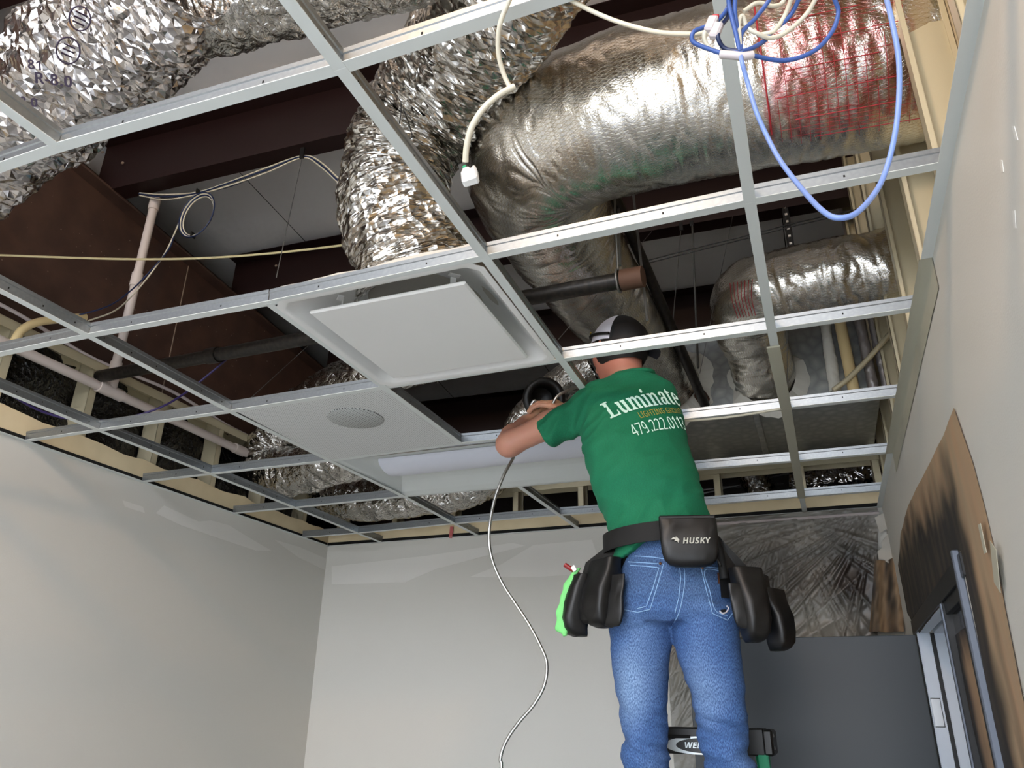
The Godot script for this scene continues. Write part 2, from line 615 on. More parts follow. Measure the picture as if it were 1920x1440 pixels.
func setting() -> void:
	var o: Node3D
	tag(put("floor", slab(-1.1, 4.3, -0.15, 0.0, -3.0, 6.4), M.concrete), "grey concrete slab floor of the room below the picture", "floor", "", "structure")
	tag(put("ground", slab(-14, 16, -0.4, -0.2, -24, -3.0), M.paving), "pale paved ground outside the big front opening", "ground", "", "structure")
	# left wall
	o = thing("wall_left", "grey painted left wall with open metal studs above it", "wall", V(-0.41, 0, 0), "", "structure")
	put("painted_board", slab(-0.426, -0.41, 0, 2.76, -2.8, 3.376), M.wall_paint, o)
	put("raw_board", ragged(-0.411, -1.0, -0.411, 3.376, 2.745, 2.842, 0.016, -0.014, 1.0), M.raw_board, o)
	for k in 9:
		var b := MB.new()
		c_stud(b, V(-0.474, 0, -(3.095 - 0.408 * k)), 2.6, 3.20, Vector3(0, 0, -1), Vector3.RIGHT, 0.036, 0.092)
		put("stud", b, M.stud_metal, o)
	var b := slab(-0.525, -0.425, 3.198, 3.202, -1.2, 3.40)
	slab(-0.427, -0.425, 3.16, 3.2, -1.2, 3.40, b)
	slab(-0.525, -0.523, 3.16, 3.2, -1.2, 3.40, b)
	put("top_track", b, M.stud_metal, o)
	put("liner", crumpled(V(-0.532, 2.3, 1.2), V(0, 0, -4.7), V(0, 0.92, 0), 90, 22, 0.03), M.black_film, o)
	for pl in [[V(-0.409,2.622,-1.945),V(-0.409,2.669,-1.987),V(-0.409,2.645,-2.224),V(-0.409,2.67,-2.311),V(-0.409,2.675,-2.448),V(-0.409,2.642,-2.629),V(-0.409,2.611,-2.823),V(-0.409,2.588,-2.687),V(-0.409,2.594,-2.425),V(-0.409,2.602,-2.116)], [V(-0.409,2.634,-1.745),V(-0.409,2.633,-1.864),V(-0.409,2.608,-1.883),V(-0.409,2.609,-1.764)], [V(-0.409,2.677,-2.833),V(-0.409,2.682,-3.062),V(-0.409,2.662,-3.388),V(-0.408,2.59,-3.396),V(-0.409,2.621,-3.074)]]:
		put("primer_patch", painted(pl, 0), M.primer_patch, o)
	# back wall
	o = thing("wall_back", "grey painted back wall with stud openings above it", "wall", V(1.2, 0, -3.36), "", "structure")
	put("painted_board", slab(-0.426, 2.95, 0, 2.76, 3.36, 3.376), M.wall_paint, o)
	put("raw_board", ragged(-0.41, 3.361, 2.80, 3.361, 2.745, 2.848, 0.008, -0.014, 4.0), M.raw_board, o)
	for x in [-0.37, 0.03, 0.43, 0.835, 1.235, 1.64, 2.0, 2.43, 2.79]:
		b = MB.new()
		c_stud(b, V(x, 0, -3.425), 2.6, 3.03, Vector3.RIGHT, Vector3(0, 0, 1), 0.036, 0.092)
		put("stud", b, M.stud_metal, o)
	b = slab(-0.43, 2.95, 3.03, 3.034, 3.375, 3.475)
	slab(-0.43, 2.95, 2.99, 3.03, 3.376, 3.379, b)
	slab(-0.43, 2.95, 2.99, 3.03, 3.471, 3.474, b)
	put("top_track", b, M.stud_metal, o)
	for pl in [[V(-0.363,2.614,-3.358),V(0.297,2.643,-3.358),V(0.843,2.686,-3.358),V(0.925,2.665,-3.358),V(0.372,2.564,-3.358),V(0.165,2.493,-3.358),V(-0.349,2.503,-3.358)], [V(0.973,2.665,-3.358),V(1.318,2.674,-3.358),V(1.373,2.496,-3.358),V(1.005,2.485,-3.358),V(0.581,2.505,-3.358),V(0.779,2.567,-3.358)]]:
		put("primer_patch", painted(pl, 2), M.primer_patch, o)
	# right wall: the door and sidelight opening lies between depths 1.45 and 2.83
	o = thing("wall_right", "grey painted right wall with raw framing above it", "wall", V(2.8, 0, 0), "", "structure")
	b = slab(2.80, 2.95, 0, 2.765, -0.95, 1.45)
	slab(2.80, 2.95, 2.55, 2.765, -2.8, -0.95, b)
	slab(2.80, 2.95, 2.13, 2.765, 1.45, 2.84, b)
	slab(2.80, 2.95, 0, 2.765, 2.84, 3.376, b)
	put("painted_board", b, M.wall_paint, o)
	put("torn_board_edge", ragged(2.802, -1.0, 2.802, 3.376, 2.75, 2.80, 0.012, 0.014, 9.0), M.board_edge, o)
	put("raw_board", slab(2.925, 2.94, 2.76, 4.5, -1.4, 3.6), M.raw_board, o)
	for k in 12:
		b = MB.new()
		c_stud(b, V(2.872, 0, -(3.30 - 0.406 * k)), 2.765, 4.2, Vector3(0, 0, 1), Vector3.RIGHT, 0.04, 0.10)
		put("stud", b, M.stud_metal, o)
	for pl in [[V(2.799,2.537,-0.264),V(2.799,2.529,-0.255),V(2.799,2.506,-0.257),V(2.799,2.514,-0.266)], [V(2.799,2.457,-0.358),V(2.799,2.451,-0.349),V(2.799,2.431,-0.366),V(2.799,2.437,-0.375)], [V(2.799,2.543,-0.349),V(2.799,2.536,-0.34),V(2.799,2.52,-0.348),V(2.799,2.527,-0.357)]]:
		put("primer_patch", painted(pl, 0), M.primer_patch, o)
	# front wall, behind the camera, with the big opening that lets the daylight in
	o = thing("wall_front", "front wall behind the viewer with a wide shop front opening", "wall", V(1.2, 0, 2.8), "", "structure")
	b = slab(-1.1, 0.9, 0, 2.85, -3.0, -2.8)
	slab(-1.1, -0.42, 2.85, 4.9, -3.0, -2.8, b)
	slab(2.96, 4.3, 0, 4.9, -3.0, -2.8, b)
	slab(0.9, 2.96, 2.50, 2.85, -3.0, -2.8, b)
	slab(-0.42, 2.96, 4.70, 4.9, -3.0, -2.8, b)
	put("board", b, M.wall_paint, o)
	# outer shell of the building round the plenum and the next rooms
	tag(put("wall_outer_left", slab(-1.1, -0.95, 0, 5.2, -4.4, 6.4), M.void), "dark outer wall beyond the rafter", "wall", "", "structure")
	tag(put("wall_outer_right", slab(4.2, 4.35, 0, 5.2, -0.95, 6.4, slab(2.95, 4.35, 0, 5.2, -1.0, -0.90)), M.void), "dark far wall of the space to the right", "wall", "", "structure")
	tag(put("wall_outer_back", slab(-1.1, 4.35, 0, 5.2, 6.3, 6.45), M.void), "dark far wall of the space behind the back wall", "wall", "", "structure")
	# wall angles
	for q in [["trim_1", -0.41, 1.0], ["trim_3", 2.80, -1.0]]:
		b = MB.new()
		var x: float = q[1]
		var s: float = q[2]
		b.box(V(x + s * 0.012, GRID, -0.3), Vector3(0.024, 0.0018, 6.1))
		var e := MB.new()
		e.box(V(x + s * 0.0012, GRID + 0.011, -0.3), Vector3(0.0024, 0.022, 6.1))
		tag(put(q[0], [[b, M.white_metal], [e, M.dark_slot if s > 0 else M.galvanized]]), "white wall angle edging the ceiling grid along the %s wall" % ("left" if s > 0 else "right"), "trim", "", "structure")
	b = MB.new()
	b.box(V(1.195, GRID, -3.348), Vector3(3.21, 0.0018, 0.024))
	var e2 := MB.new()
	e2.box(V(1.195, GRID + 0.012, -3.3588), Vector3(3.21, 0.024, 0.0024))
	tag(put("trim_2", [[b, M.white_metal], [e2, M.dark_slot]]), "white wall angle edging the ceiling grid along the back wall", "trim", "", "structure")

func painted(pl: Array, axis: int) -> MB:
	# a thin coat on a wall (axis 0: plane across x, 2: plane across z)
	var p2 := PackedVector2Array()
	for p in pl:
		p2.append(Vector2(p.z, p.y) if axis == 0 else Vector2(p.x, p.y))
	var b := MB.new()
	var xf := Transform3D(Basis(Vector3(0, 0, 1), Vector3.UP, Vector3(-1, 0, 0)), Vector3(pl[0].x, 0, 0)) if axis == 0 else Transform3D(Basis(), Vector3(0, 0, pl[0].z))
	b.prism(p2, 0.001, xf)
	return b

func crumpled(at: Vector3, du: Vector3, dv: Vector3, nu: int, nv: int, amp: float) -> MB:
	var b := MB.new()
	var nn := du.cross(dv).normalized()
	var ps := []
	for j in nv:
		for k in nu:
			var p := at + du * (float(k) / (nu - 1)) + dv * (float(j) / (nv - 1))
			ps.append(p + nn * amp * (noise.get_noise_3dv(p * 5.0) + 0.6 * absf(noise.get_noise_3dv(p * 13.0))))
	b.grid(ps, nu, nv, false, Vector2(du.length(), dv.length()))
	return b

# ---------------------------------------------------------------- roof, purlins, rafter
func plenum() -> void:
	var o := thing("ceiling", "roof underside of pale insulation sheets on dark red purlins", "roof", V(1.2, 4.4, -1.0), "", "structure")
	for k in 6:
		var b := MB.new()
		var x0 := -1.1 + 0.91 * k
		var ps := []
		for j in 60:
			var d := -4.4 + 10.8 * j / 59.0
			for i in 5:
				var sag := 0.02 * sin(PI * i / 4.0)
				ps.append(V(x0 + 0.905 * i / 4.0, roof_at(d) - sag + (0.012 if i == 0 or i == 4 else 0.0), -d))
		b.grid(ps, 5, 60, false, Vector2(0.9, 10.8), [], true)
		put("insulation_sheet", b, M.roof_sheet, o)
	var b := MB.new()
	b.box(V(1.6, roof_at(1.0) + 0.12, -1.0), Vector3(5.6, 0.1, 11.2), Basis(Vector3.RIGHT, -atan(0.09)))
	put("roof_deck", b, M.void, o)
	for d0 in [-1.65, -0.60, 0.44, 1.46, 2.49, 3.55, 4.6]:
		b = MB.new()
		var yb := roof_at(d0) - 0.33
		var pl := PackedVector2Array([Vector2(-0.085, 0.02), Vector2(-0.085, 0), Vector2(0.004, 0), Vector2(0.004, 0.286), Vector2(0.085, 0.286), Vector2(0.085, 0.29), Vector2(0, 0.29), Vector2(0, 0.004), Vector2(-0.081, 0.004), Vector2(-0.081, 0.02)])
		var run := Vector3(1, 0, -0.045).normalized()
		b.prism(pl, 4.95, Transform3D(Basis(Vector3.UP.cross(run).normalized() * -1.0, Vector3.UP, run * -1.0), V(1.78, yb, -d0 - 0.045 * 1.78)))
		put("purlin", b, M.purlin_steel, o)
	# bolt heads and dried paint on the purlin webs
	var rng := RandomNumberGenerator.new()
	rng.seed = 5
	for p in [V(-0.273,4.427,-1.47),V(-0.273,4.312,-1.47),V(0.496,4.441,-1.5),V(0.499,4.333,-1.5),V(0.612,4.408,-1.52),V(-0.691,4.407,-1.42),V(-0.525,4.292,-1.42),V(0.082,4.396,-1.49),V(-0.37,4.27,-2.46),V(0.292,4.317,-2.47)]:
		b = MB.new()
		b.ball(p + Vector3(0, 0, 0.012), Vector3(0.009, 0.007, 0.006), Basis(), 10, 6)
		put("bolt", b, M.speck, o)
	# rafter
	b = MB.new()
	var pl := PackedVector2Array([Vector2(1.4, 3.06), Vector2(1.4, roof_at(-1.4) - 0.34), Vector2(-5.0, roof_at(5.0) - 0.34), Vector2(-5.0, 3.06)])
	b.prism(pl, 0.012, Transform3D(Basis(Vector3(0, 0, 1), Vector3.UP, Vector3(-1, 0, 0)), V(-0.66, 0, 0)))
	b.bar(V(-0.66, roof_at(-1.4) - 0.334, 1.4), V(-0.66, roof_at(5.0) - 0.334, -5.0), 0.16, 0.014, 0.002)
	b.bar(V(-0.66, 3.065, 1.4), V(-0.66, 3.065, -5.0), 0.2, 0.014, 0.002)
	var r := put("rafter", b, M.rafter_steel, o)
	b = MB.new()
	b.bar(V(-0.652, 3.08, -2.06), V(-0.652, roof_at(2.06) - 0.34, -2.06), 0.006, 0.004, 0.001)
	put("weld_seam", b, M.speck, r)
	b = MB.new()
	for k in 160:
		b.ball(V(-0.652, rng.randf_range(3.2, 4.05), -rng.randf_range(0.6, 2.9)), Vector3(0.001, 0.0022, 0.0022) * rng.randf_range(0.5, 1.5), Basis(), 5, 3)
	var sp := put("paint_speck", b, M.speck, r)
	sp.set_meta("kind", "stuff")

# ---------------------------------------------------------------- ceiling grid
const SEEN := {}
var nodes := {}

func node(i: int, j: int) -> Vector3:
	if nodes.has(Vector2i(i, j)):
		return nodes[Vector2i(i, j)]
	return V(CELL * i, GRID, -CELL * j)

func tee(o: Node3D, called: String, a: Vector3, b: Vector3, width := 0.024) -> void:
	var f := MB.new()
	f.bar(a, b, width, 0.0016, 0.0004)
	var w := MB.new()
	var d := (b - a).normalized()
	var s := d.cross(Vector3.UP).normalized()
	var pl := PackedVector2Array([Vector2(-0.0011, 0.0008), Vector2(0.0011, 0.0008), Vector2(0.0014, 0.028), Vector2(0.0036, 0.030), Vector2(0.0036, 0.040), Vector2(-0.0036, 0.040), Vector2(-0.0036, 0.030), Vector2(-0.0014, 0.028)])
	w.prism(pl, (b - a).length() - 0.004, Transform3D(Basis(s, Vector3.UP, s.cross(Vector3.UP)), (a + b) / 2))
	var h := MB.new()
	var l := (b - a).length()
	var cnt := int(l / 0.1)
	for k in cnt:
		var t := (k + 0.5) / cnt
		if called == "cross_tee" and k != 1 and k != cnt - 2:
			continue
		for q in [-1.0, 1.0]:
			h.box(a.lerp(b, t) + Vector3.UP * 0.018 + s * 0.0014 * q, Vector3(0.0009, 0.005, 0.0035), Basis(s, Vector3.UP, s.cross(Vector3.UP)))
	put(called, [[f, M.white_metal], [w, M.galvanized], [h, M.dark_slot]], null, o)

func grid() -> void:
	var px := [V(1.221,2.74,0.014),V(1.833,2.74,-0.006),V(0.613,2.74,-0.605),V(1.219,2.74,-0.623),V(1.835,2.74,-0.616),V(2.43,2.74,-0.609),V(-0.014,2.74,-1.22),V(0.598,2.74,-1.226),V(1.225,2.74,-1.216),V(1.831,2.74,-1.209),V(2.43,2.74,-1.217),V(-0.007,2.74,-1.825),V(0.614,2.74,-1.83),V(1.225,2.74,-1.806),V(2.434,2.74,-1.835),V(-0.009,2.74,-2.454),V(0.637,2.74,-2.436),V(1.229,2.74,-2.444),V(2.441,2.74,-2.454),V(-0.018,2.74,-3.08),V(0.627,2.74,-3.032),V(1.238,2.74,-3.024),V(2.437,2.74,-3.038)]
	var key := [[2, 0], [3, 0], [1, 1], [2, 1], [3, 1], [4, 1], [0, 2], [1, 2], [2, 2], [3, 2], [4, 2], [0, 3], [1, 3], [2, 3], [4, 3], [0, 4], [1, 4], [2, 4], [4, 4], [0, 5], [1, 5], [2, 5], [4, 5]]
	for k in px.size():
		nodes[Vector2i(key[k][0], key[k][1])] = px[k]
	var o := thing("ceiling_grid", "white suspended ceiling grid of metal tees, mostly without tiles", "ceiling grid", V(1.2, GRID, -1.0))
	var lower := Vector3(0, 0.0006, 0)
	for i in 5:
		for j in range(-2, 6):
			if i == 2 and (j == 0 or j == 3):
				continue
			if i == 2 and j < -1:
				continue
			var a := node(i, j)
			var b := node(i, j + 1) if j < 5 else V(node(i, 5).x + 0.004, GRID, -3.356)
			tee(o, "main_tee" if i != 2 else "cross_tee", a, b)
	for j in range(0, 6):
		for i in range(-1, 5):
			var a := node(i, j) if i >= 0 else V(-0.406, GRID, node(0, j).z)
			var b := node(i + 1, j) if i < 4 else V(2.796, GRID, node(4, j).z + [0.0, -0.006, 0.0, 0.0, 0.0, 0.0][j])
			tee(o, "cross_tee", a + lower, b + lower)
	# the cover of masking film along the tee near the worker's right
	var c := MB.new()
	var w0 := V(2.427,2.735,-1.31)
	c.bar(w0, node(4, 3) + Vector3.DOWN * 0.004, 0.036, 0.006, 0.001)
	c.bar(node(4, 3) + Vector3.DOWN * 0.004, node(4, 5) + Vector3.DOWN * 0.004, 0.034, 0.006, 0.001)
	put("tee_cover", c, M.tape, o).set_meta("label", "greenish film cover on the tee")
	c = MB.new()
	var strip := []
	for k in 13:
		var t := k / 12.0
		strip.append(node(3, 3).lerp(node(4, 3), 0.30 + 0.68 * t) + Vector3(0, -0.004 - 0.010 * sin(PI * t), 0.020))
	c.tube(strip, 0.0045, 8)
	put("film_strip", c, M.tape, o).set_meta("label", "strip of masking film sagging along the tee")
	# hanger wires from the purlins to the tees
	var rng := RandomNumberGenerator.new()
	rng.seed = 3
	for q in [[V(0.536,4.062,-1.47), V(1.274,2.78,-0.575)], [V(0.40, 4.05, -2.46), V(0.608,2.78,-1.271)], [V(1.9, 4.05, -2.55), V(1.84, 2.78, -1.15)], [V(2.3, 4.05, -2.56), V(2.161,2.9,-1.802)], [V(2.55, 4.05, -2.56), V(2.44, 2.78, -1.9)], [V(1.0, 4.1, -1.5), V(1.83, 2.78, -0.3)]]:
		c = MB.new()
		c.tube([q[0], (q[0] + q[1]) / 2, q[1]], 0.0013, 5)
		put("hanger_wire", c, M.steel_rod, o)

# ---------------------------------------------------------------- fixtures in the grid
func square_ring(h: float, rnd: float, y: float, ctr: Vector3, cnt := 64) -> Array:
	# rnd 0: square, 1: circle
	var out := []
	for k in cnt:
		var a := TAU * (k + 0.5) / cnt
		var sq := h / maxf(absf(cos(a)), absf(sin(a)))
		var r := lerpf(sq, h, rnd)
		out.append(ctr + Vector3(cos(a) * r, y, sin(a) * r))
	return out

func fixtures() -> void:
	# square plaque air diffuser in the cell beside the long tee
	var ctr := V(1.522, GRID, -0.9165)
	var o := thing("air_diffuser", "white square air diffuser with a hanging centre plate", "air diffuser", ctr)
	var ps := []
	var rings := [[0.296, 0.0, -0.001], [0.280, 0.0, -0.001], [0.276, 0.0, 0.004], [0.262, 0.06, 0.020], [0.245, 0.16, 0.042], [0.228, 0.35, 0.062], [0.215, 0.6, 0.076], [0.203, 0.85, 0.085], [0.19, 1.0, 0.089], [0.168, 1.0, 0.092], [0.158, 1.0, 0.10], [0.156, 1.0, 0.24]]
	for r in rings:
		ps.append_array(square_ring(r[0], r[1], r[2], ctr))
	var b := MB.new()
	b.grid(ps, 64, rings.size(), true, Vector2.ONE, [], false)
	put("pan", b, M.white_plastic, o)
	b = MB.new()
	b.box(ctr + Vector3(0.002, -0.004, 0.0), Vector3(0.452, 0.011, 0.452), Basis(), 0.004)
	put("centre_plate", b, M.white_plastic, o)
	for s in [[-1, -1], [1, -1], [1, 1], [-1, 1]]:
		b = MB.new()
		b.box(ctr + Vector3(0.165 * s[0], 0.028, 0.165 * s[1]), Vector3(0.016, 0.056, 0.003), Basis(Vector3.UP, PI / 4 * s[0] * s[1]), 0.001)
		b.box(ctr + Vector3(0.17 * s[0], 0.058, 0.17 * s[1]), Vector3(0.03, 0.003, 0.016), Basis(Vector3.UP, PI / 4 * s[0] * s[1]), 0.001)
		put("plate_hanger", b, M.white_plastic, o)
	# the backing blanket over the pan
	ps = []
	for j in 9:
		for k in 17:
			var x := -0.28 + 0.56 * k / 16.0
			var z := 0.285 - 0.57 * j / 8.0
			var e := minf(minf(k, 16 - k) / 3.0, minf(j, 8 - j) / 2.0)
			ps.append(ctr + Vector3(x, 0.044 + 0.05 * clampf(e, 0.12 + 0.5 * (x + 0.28), 1.0) + 0.006 * noise.get_noise_2d(x * 9, z * 9), z))
	b = MB.new()
	b.grid(ps, 17, 9, false, Vector2.ONE)
	for k in 16:
		b.poly([ps[k], ps[k + 1], ps[k + 1] * Vector3(1, 0, 1) + Vector3.UP * (GRID + 0.042), ps[k] * Vector3(1, 0, 1) + Vector3.UP * (GRID + 0.042)], Vector3(0, 0, 1))
	put("insulation_blanket", b, M.torn_paper, o)
	# perforated loudspeaker tile
	ctr = (node(1, 2) + node(2, 2) + node(2, 3) + node(1, 3)) / 4
	o = thing("speaker_panel", "white perforated ceiling tile with a round loudspeaker grille", "speaker", ctr)
	b = MB.new()
	b.box(ctr + Vector3.UP * 0.004, Vector3(0.592, 0.008, 0.592), Basis(), 0.001)
	put("tile", b, tri(M.perforated, 55.0), o)
	var sc := V(0.986,2.742,-1.427)
	b = MB.new()
	b.lathe([Vector2(0.0, -0.004), Vector2(0.098, -0.004), Vector2(0.102, -0.001), Vector2(0.102, 0.002)], Transform3D(Basis(), Vector3(sc.x, GRID, sc.z)), 40)
	put("speaker_grille", b, tri(M.perforated_dark, 45.0), o)
	b = MB.new()
	b.lathe([Vector2(0.105, 0.009), Vector2(0.105, 0.05), Vector2(0.05, 0.10), Vector2(0.0, 0.10)], Transform3D(Basis(), Vector3(sc.x, GRID, sc.z)), 32)
	put("back_can", b, M.galvanized, o)
	# long recessed light, switched off
	var a := node(1, 3)
	var e := node(3, 4)
	var x0 := a.x + 0.006
	var x1 := e.x - 0.006
	var d0 := -a.z + 0.006
	var d1 := -node(1, 4).z - 0.006
	o = thing("ceiling_light", "long white recessed ceiling light, switched off, behind the worker's elbow", "ceiling light", V((x0 + x1) / 2, GRID, -(d0 + d1) / 2))
	b = MB.new()
	var prev := []
	for k in 9:
		var t := k / 8.0
		var ix := 0.0 if k == 0 else 0.012 + 0.10 * t
		var iz := 0.0 if k == 0 else 0.012 + 0.19 * t
		var y := GRID - 0.0005 + (0.0 if k == 0 else 0.062 * sin(t * PI / 2))
		var ring := [V(x0 + ix, y, -d0 - iz), V(x1 - ix, y, -d0 - iz), V(x1 - ix, y, -d1 + iz), V(x0 + ix, y, -d1 + iz)]
		if prev.size():
			for q in 4:
				b.face([prev[q], prev[(q + 1) % 4], ring[(q + 1) % 4], ring[q]], V((x0 + x1) / 2, 3.4, -(d0 + d1) / 2))
		prev = ring
	put("reflector", b, M.white_metal, o)
	b = MB.new()
	var dm := (d0 + d1) / 2
	ps = []
	var nseg := 14
	for j in 2:
		for k in nseg + 1:
			var w := PI * k / nseg
			ps.append(V(x0 + 0.10 if j == 0 else x1 - 0.10, GRID + 0.06 - 0.045 * sin(w), -dm + 0.098 * cos(w)))
	b.grid(ps, nseg + 1, 2, false, Vector2.ONE)
	for xx in [x0 + 0.10, x1 - 0.10]:
		var cap := []
		for k in nseg + 1:
			var w := PI * k / nseg
			cap.append(V(xx, GRID + 0.06 - 0.045 * sin(w), -dm + 0.098 * cos(w)))
		b.poly(cap, Vector3(signf(xx - 1.2), 0, 0))
	put("lens", b, M.lens, o)
	b = slab(x0 + 0.1, x1 - 0.1, GRID + 0.062, GRID + 0.10, dm - 0.1, dm + 0.1, null, 0.004)
	put("housing", b, M.galvanized, o)

func work_lamp() -> void:
	# temporary work lamp hung in the open roof space behind the viewer; its warm light glints on the ducts
	var at := V(1.75, 3.72, 1.15)
	var o := thing("work_lamp", "warm temporary work lamp hung from the purlins behind the viewer", "lamp", at)
	var b := MB.new()
	b.ball(at, Vector3(0.11, 0.11, 0.11), Basis(), 24, 16)
	put("bulb", b, M.lamp_glow, o)
	b = MB.new()
	b.lathe([Vector2(0.04, 0.10), Vector2(0.05, 0.11), Vector2(0.05, 0.16), Vector2(0.0, 0.17)], Transform3D(Basis(), at), 16)
	b.tube([at + V(0, 0.12, 0), at + V(0, 0.85, 0)], 0.004, 6)
	put("holder", b, M.black_plastic, o)
	var l := OmniLight3D.new()
	l.name = "bulb_light"
	l.light_color = Color(1.0, 0.86, 0.68)
	l.light_energy = 0.13
	l.light_size = 0.11
	l.omni_range = 14.0
	l.omni_attenuation = 2.0
	l.shadow_enabled = true
	o.add_child(l)

# ---------------------------------------------------------------- ducts
func duct(path: Array, radii: Array, sides: int, per: int, lump: float, crease: float, along: float, around: float, tile: float, sd: float, facet := 0.0, flat := false) -> MB:
	# a wrinkled foil tube: lump = slow swelling, crease = sharp folds (along / around = folds per metre each way)
	var c := curve(path, per)
	var rr := spread(radii, c.size())
	var fr: Array = MB.frames(c)
	var ps := []
	var s := 0.0
	for j in c.size():
		if j > 0:
			s += (c[j] - c[j - 1]).length()
		for k in sides:
			var a := TAU * k / sides
			var q := Vector3(cos(a) * rr[j] * around, sin(a) * rr[j] * around, s * along)
			var q2 := Vector3(cos(a) * rr[j], sin(a) * rr[j], s)
			var r: float = rr[j] + lump * noise.get_noise_3d(q2.x * 5.0 + sd, q2.y * 5.0, q2.z * 5.0)
			r -= crease * (1.0 - absf(noise.get_noise_3d(q.x, q.y + sd, q.z))) ** 3
			if facet > 0.0:
				r += facet * absf(noise.get_noise_3d(q2.x * 16.0 + q2.z * 6.0, q2.y * 16.0 + sd, q2.z * 18.0)) + facet * 0.5 * absf(noise.get_noise_3d(q2.x * 38.0, q2.y * 38.0 + sd, q2.z * 44.0 + q2.x * 20.0))
			ps.append(c[j] + (fr[j][0] * cos(a) + fr[j][1] * sin(a)) * r)
	var b := MB.new()
	if flat:
		var jig := RandomNumberGenerator.new()
		jig.seed = int(sd)
		for j in c.size():
			for k in sides:
				ps[j * sides + k] += Vector3(jig.randf_range(-1, 1), jig.randf_range(-1, 1), jig.randf_range(-1, 1)) * facet * 0.32
		for j in c.size() - 1:
			for k in sides:
				var q := [ps[j * sides + k], ps[j * sides + (k + 1) % sides], ps[(j + 1) * sides + (k + 1) % sides], ps[(j + 1) * sides + k]]
				var w := (j + k) % 2
				b.face([q[w], q[w + 1], q[w + 2]], c[j])
				b.face([q[w], q[w + 2], q[(w + 3) % 4]], c[j])
		return b
	b.grid(ps, sides, c.size(), true, Vector2(roundf(TAU * rr[0] * tile), s * tile), [], true)
	return b

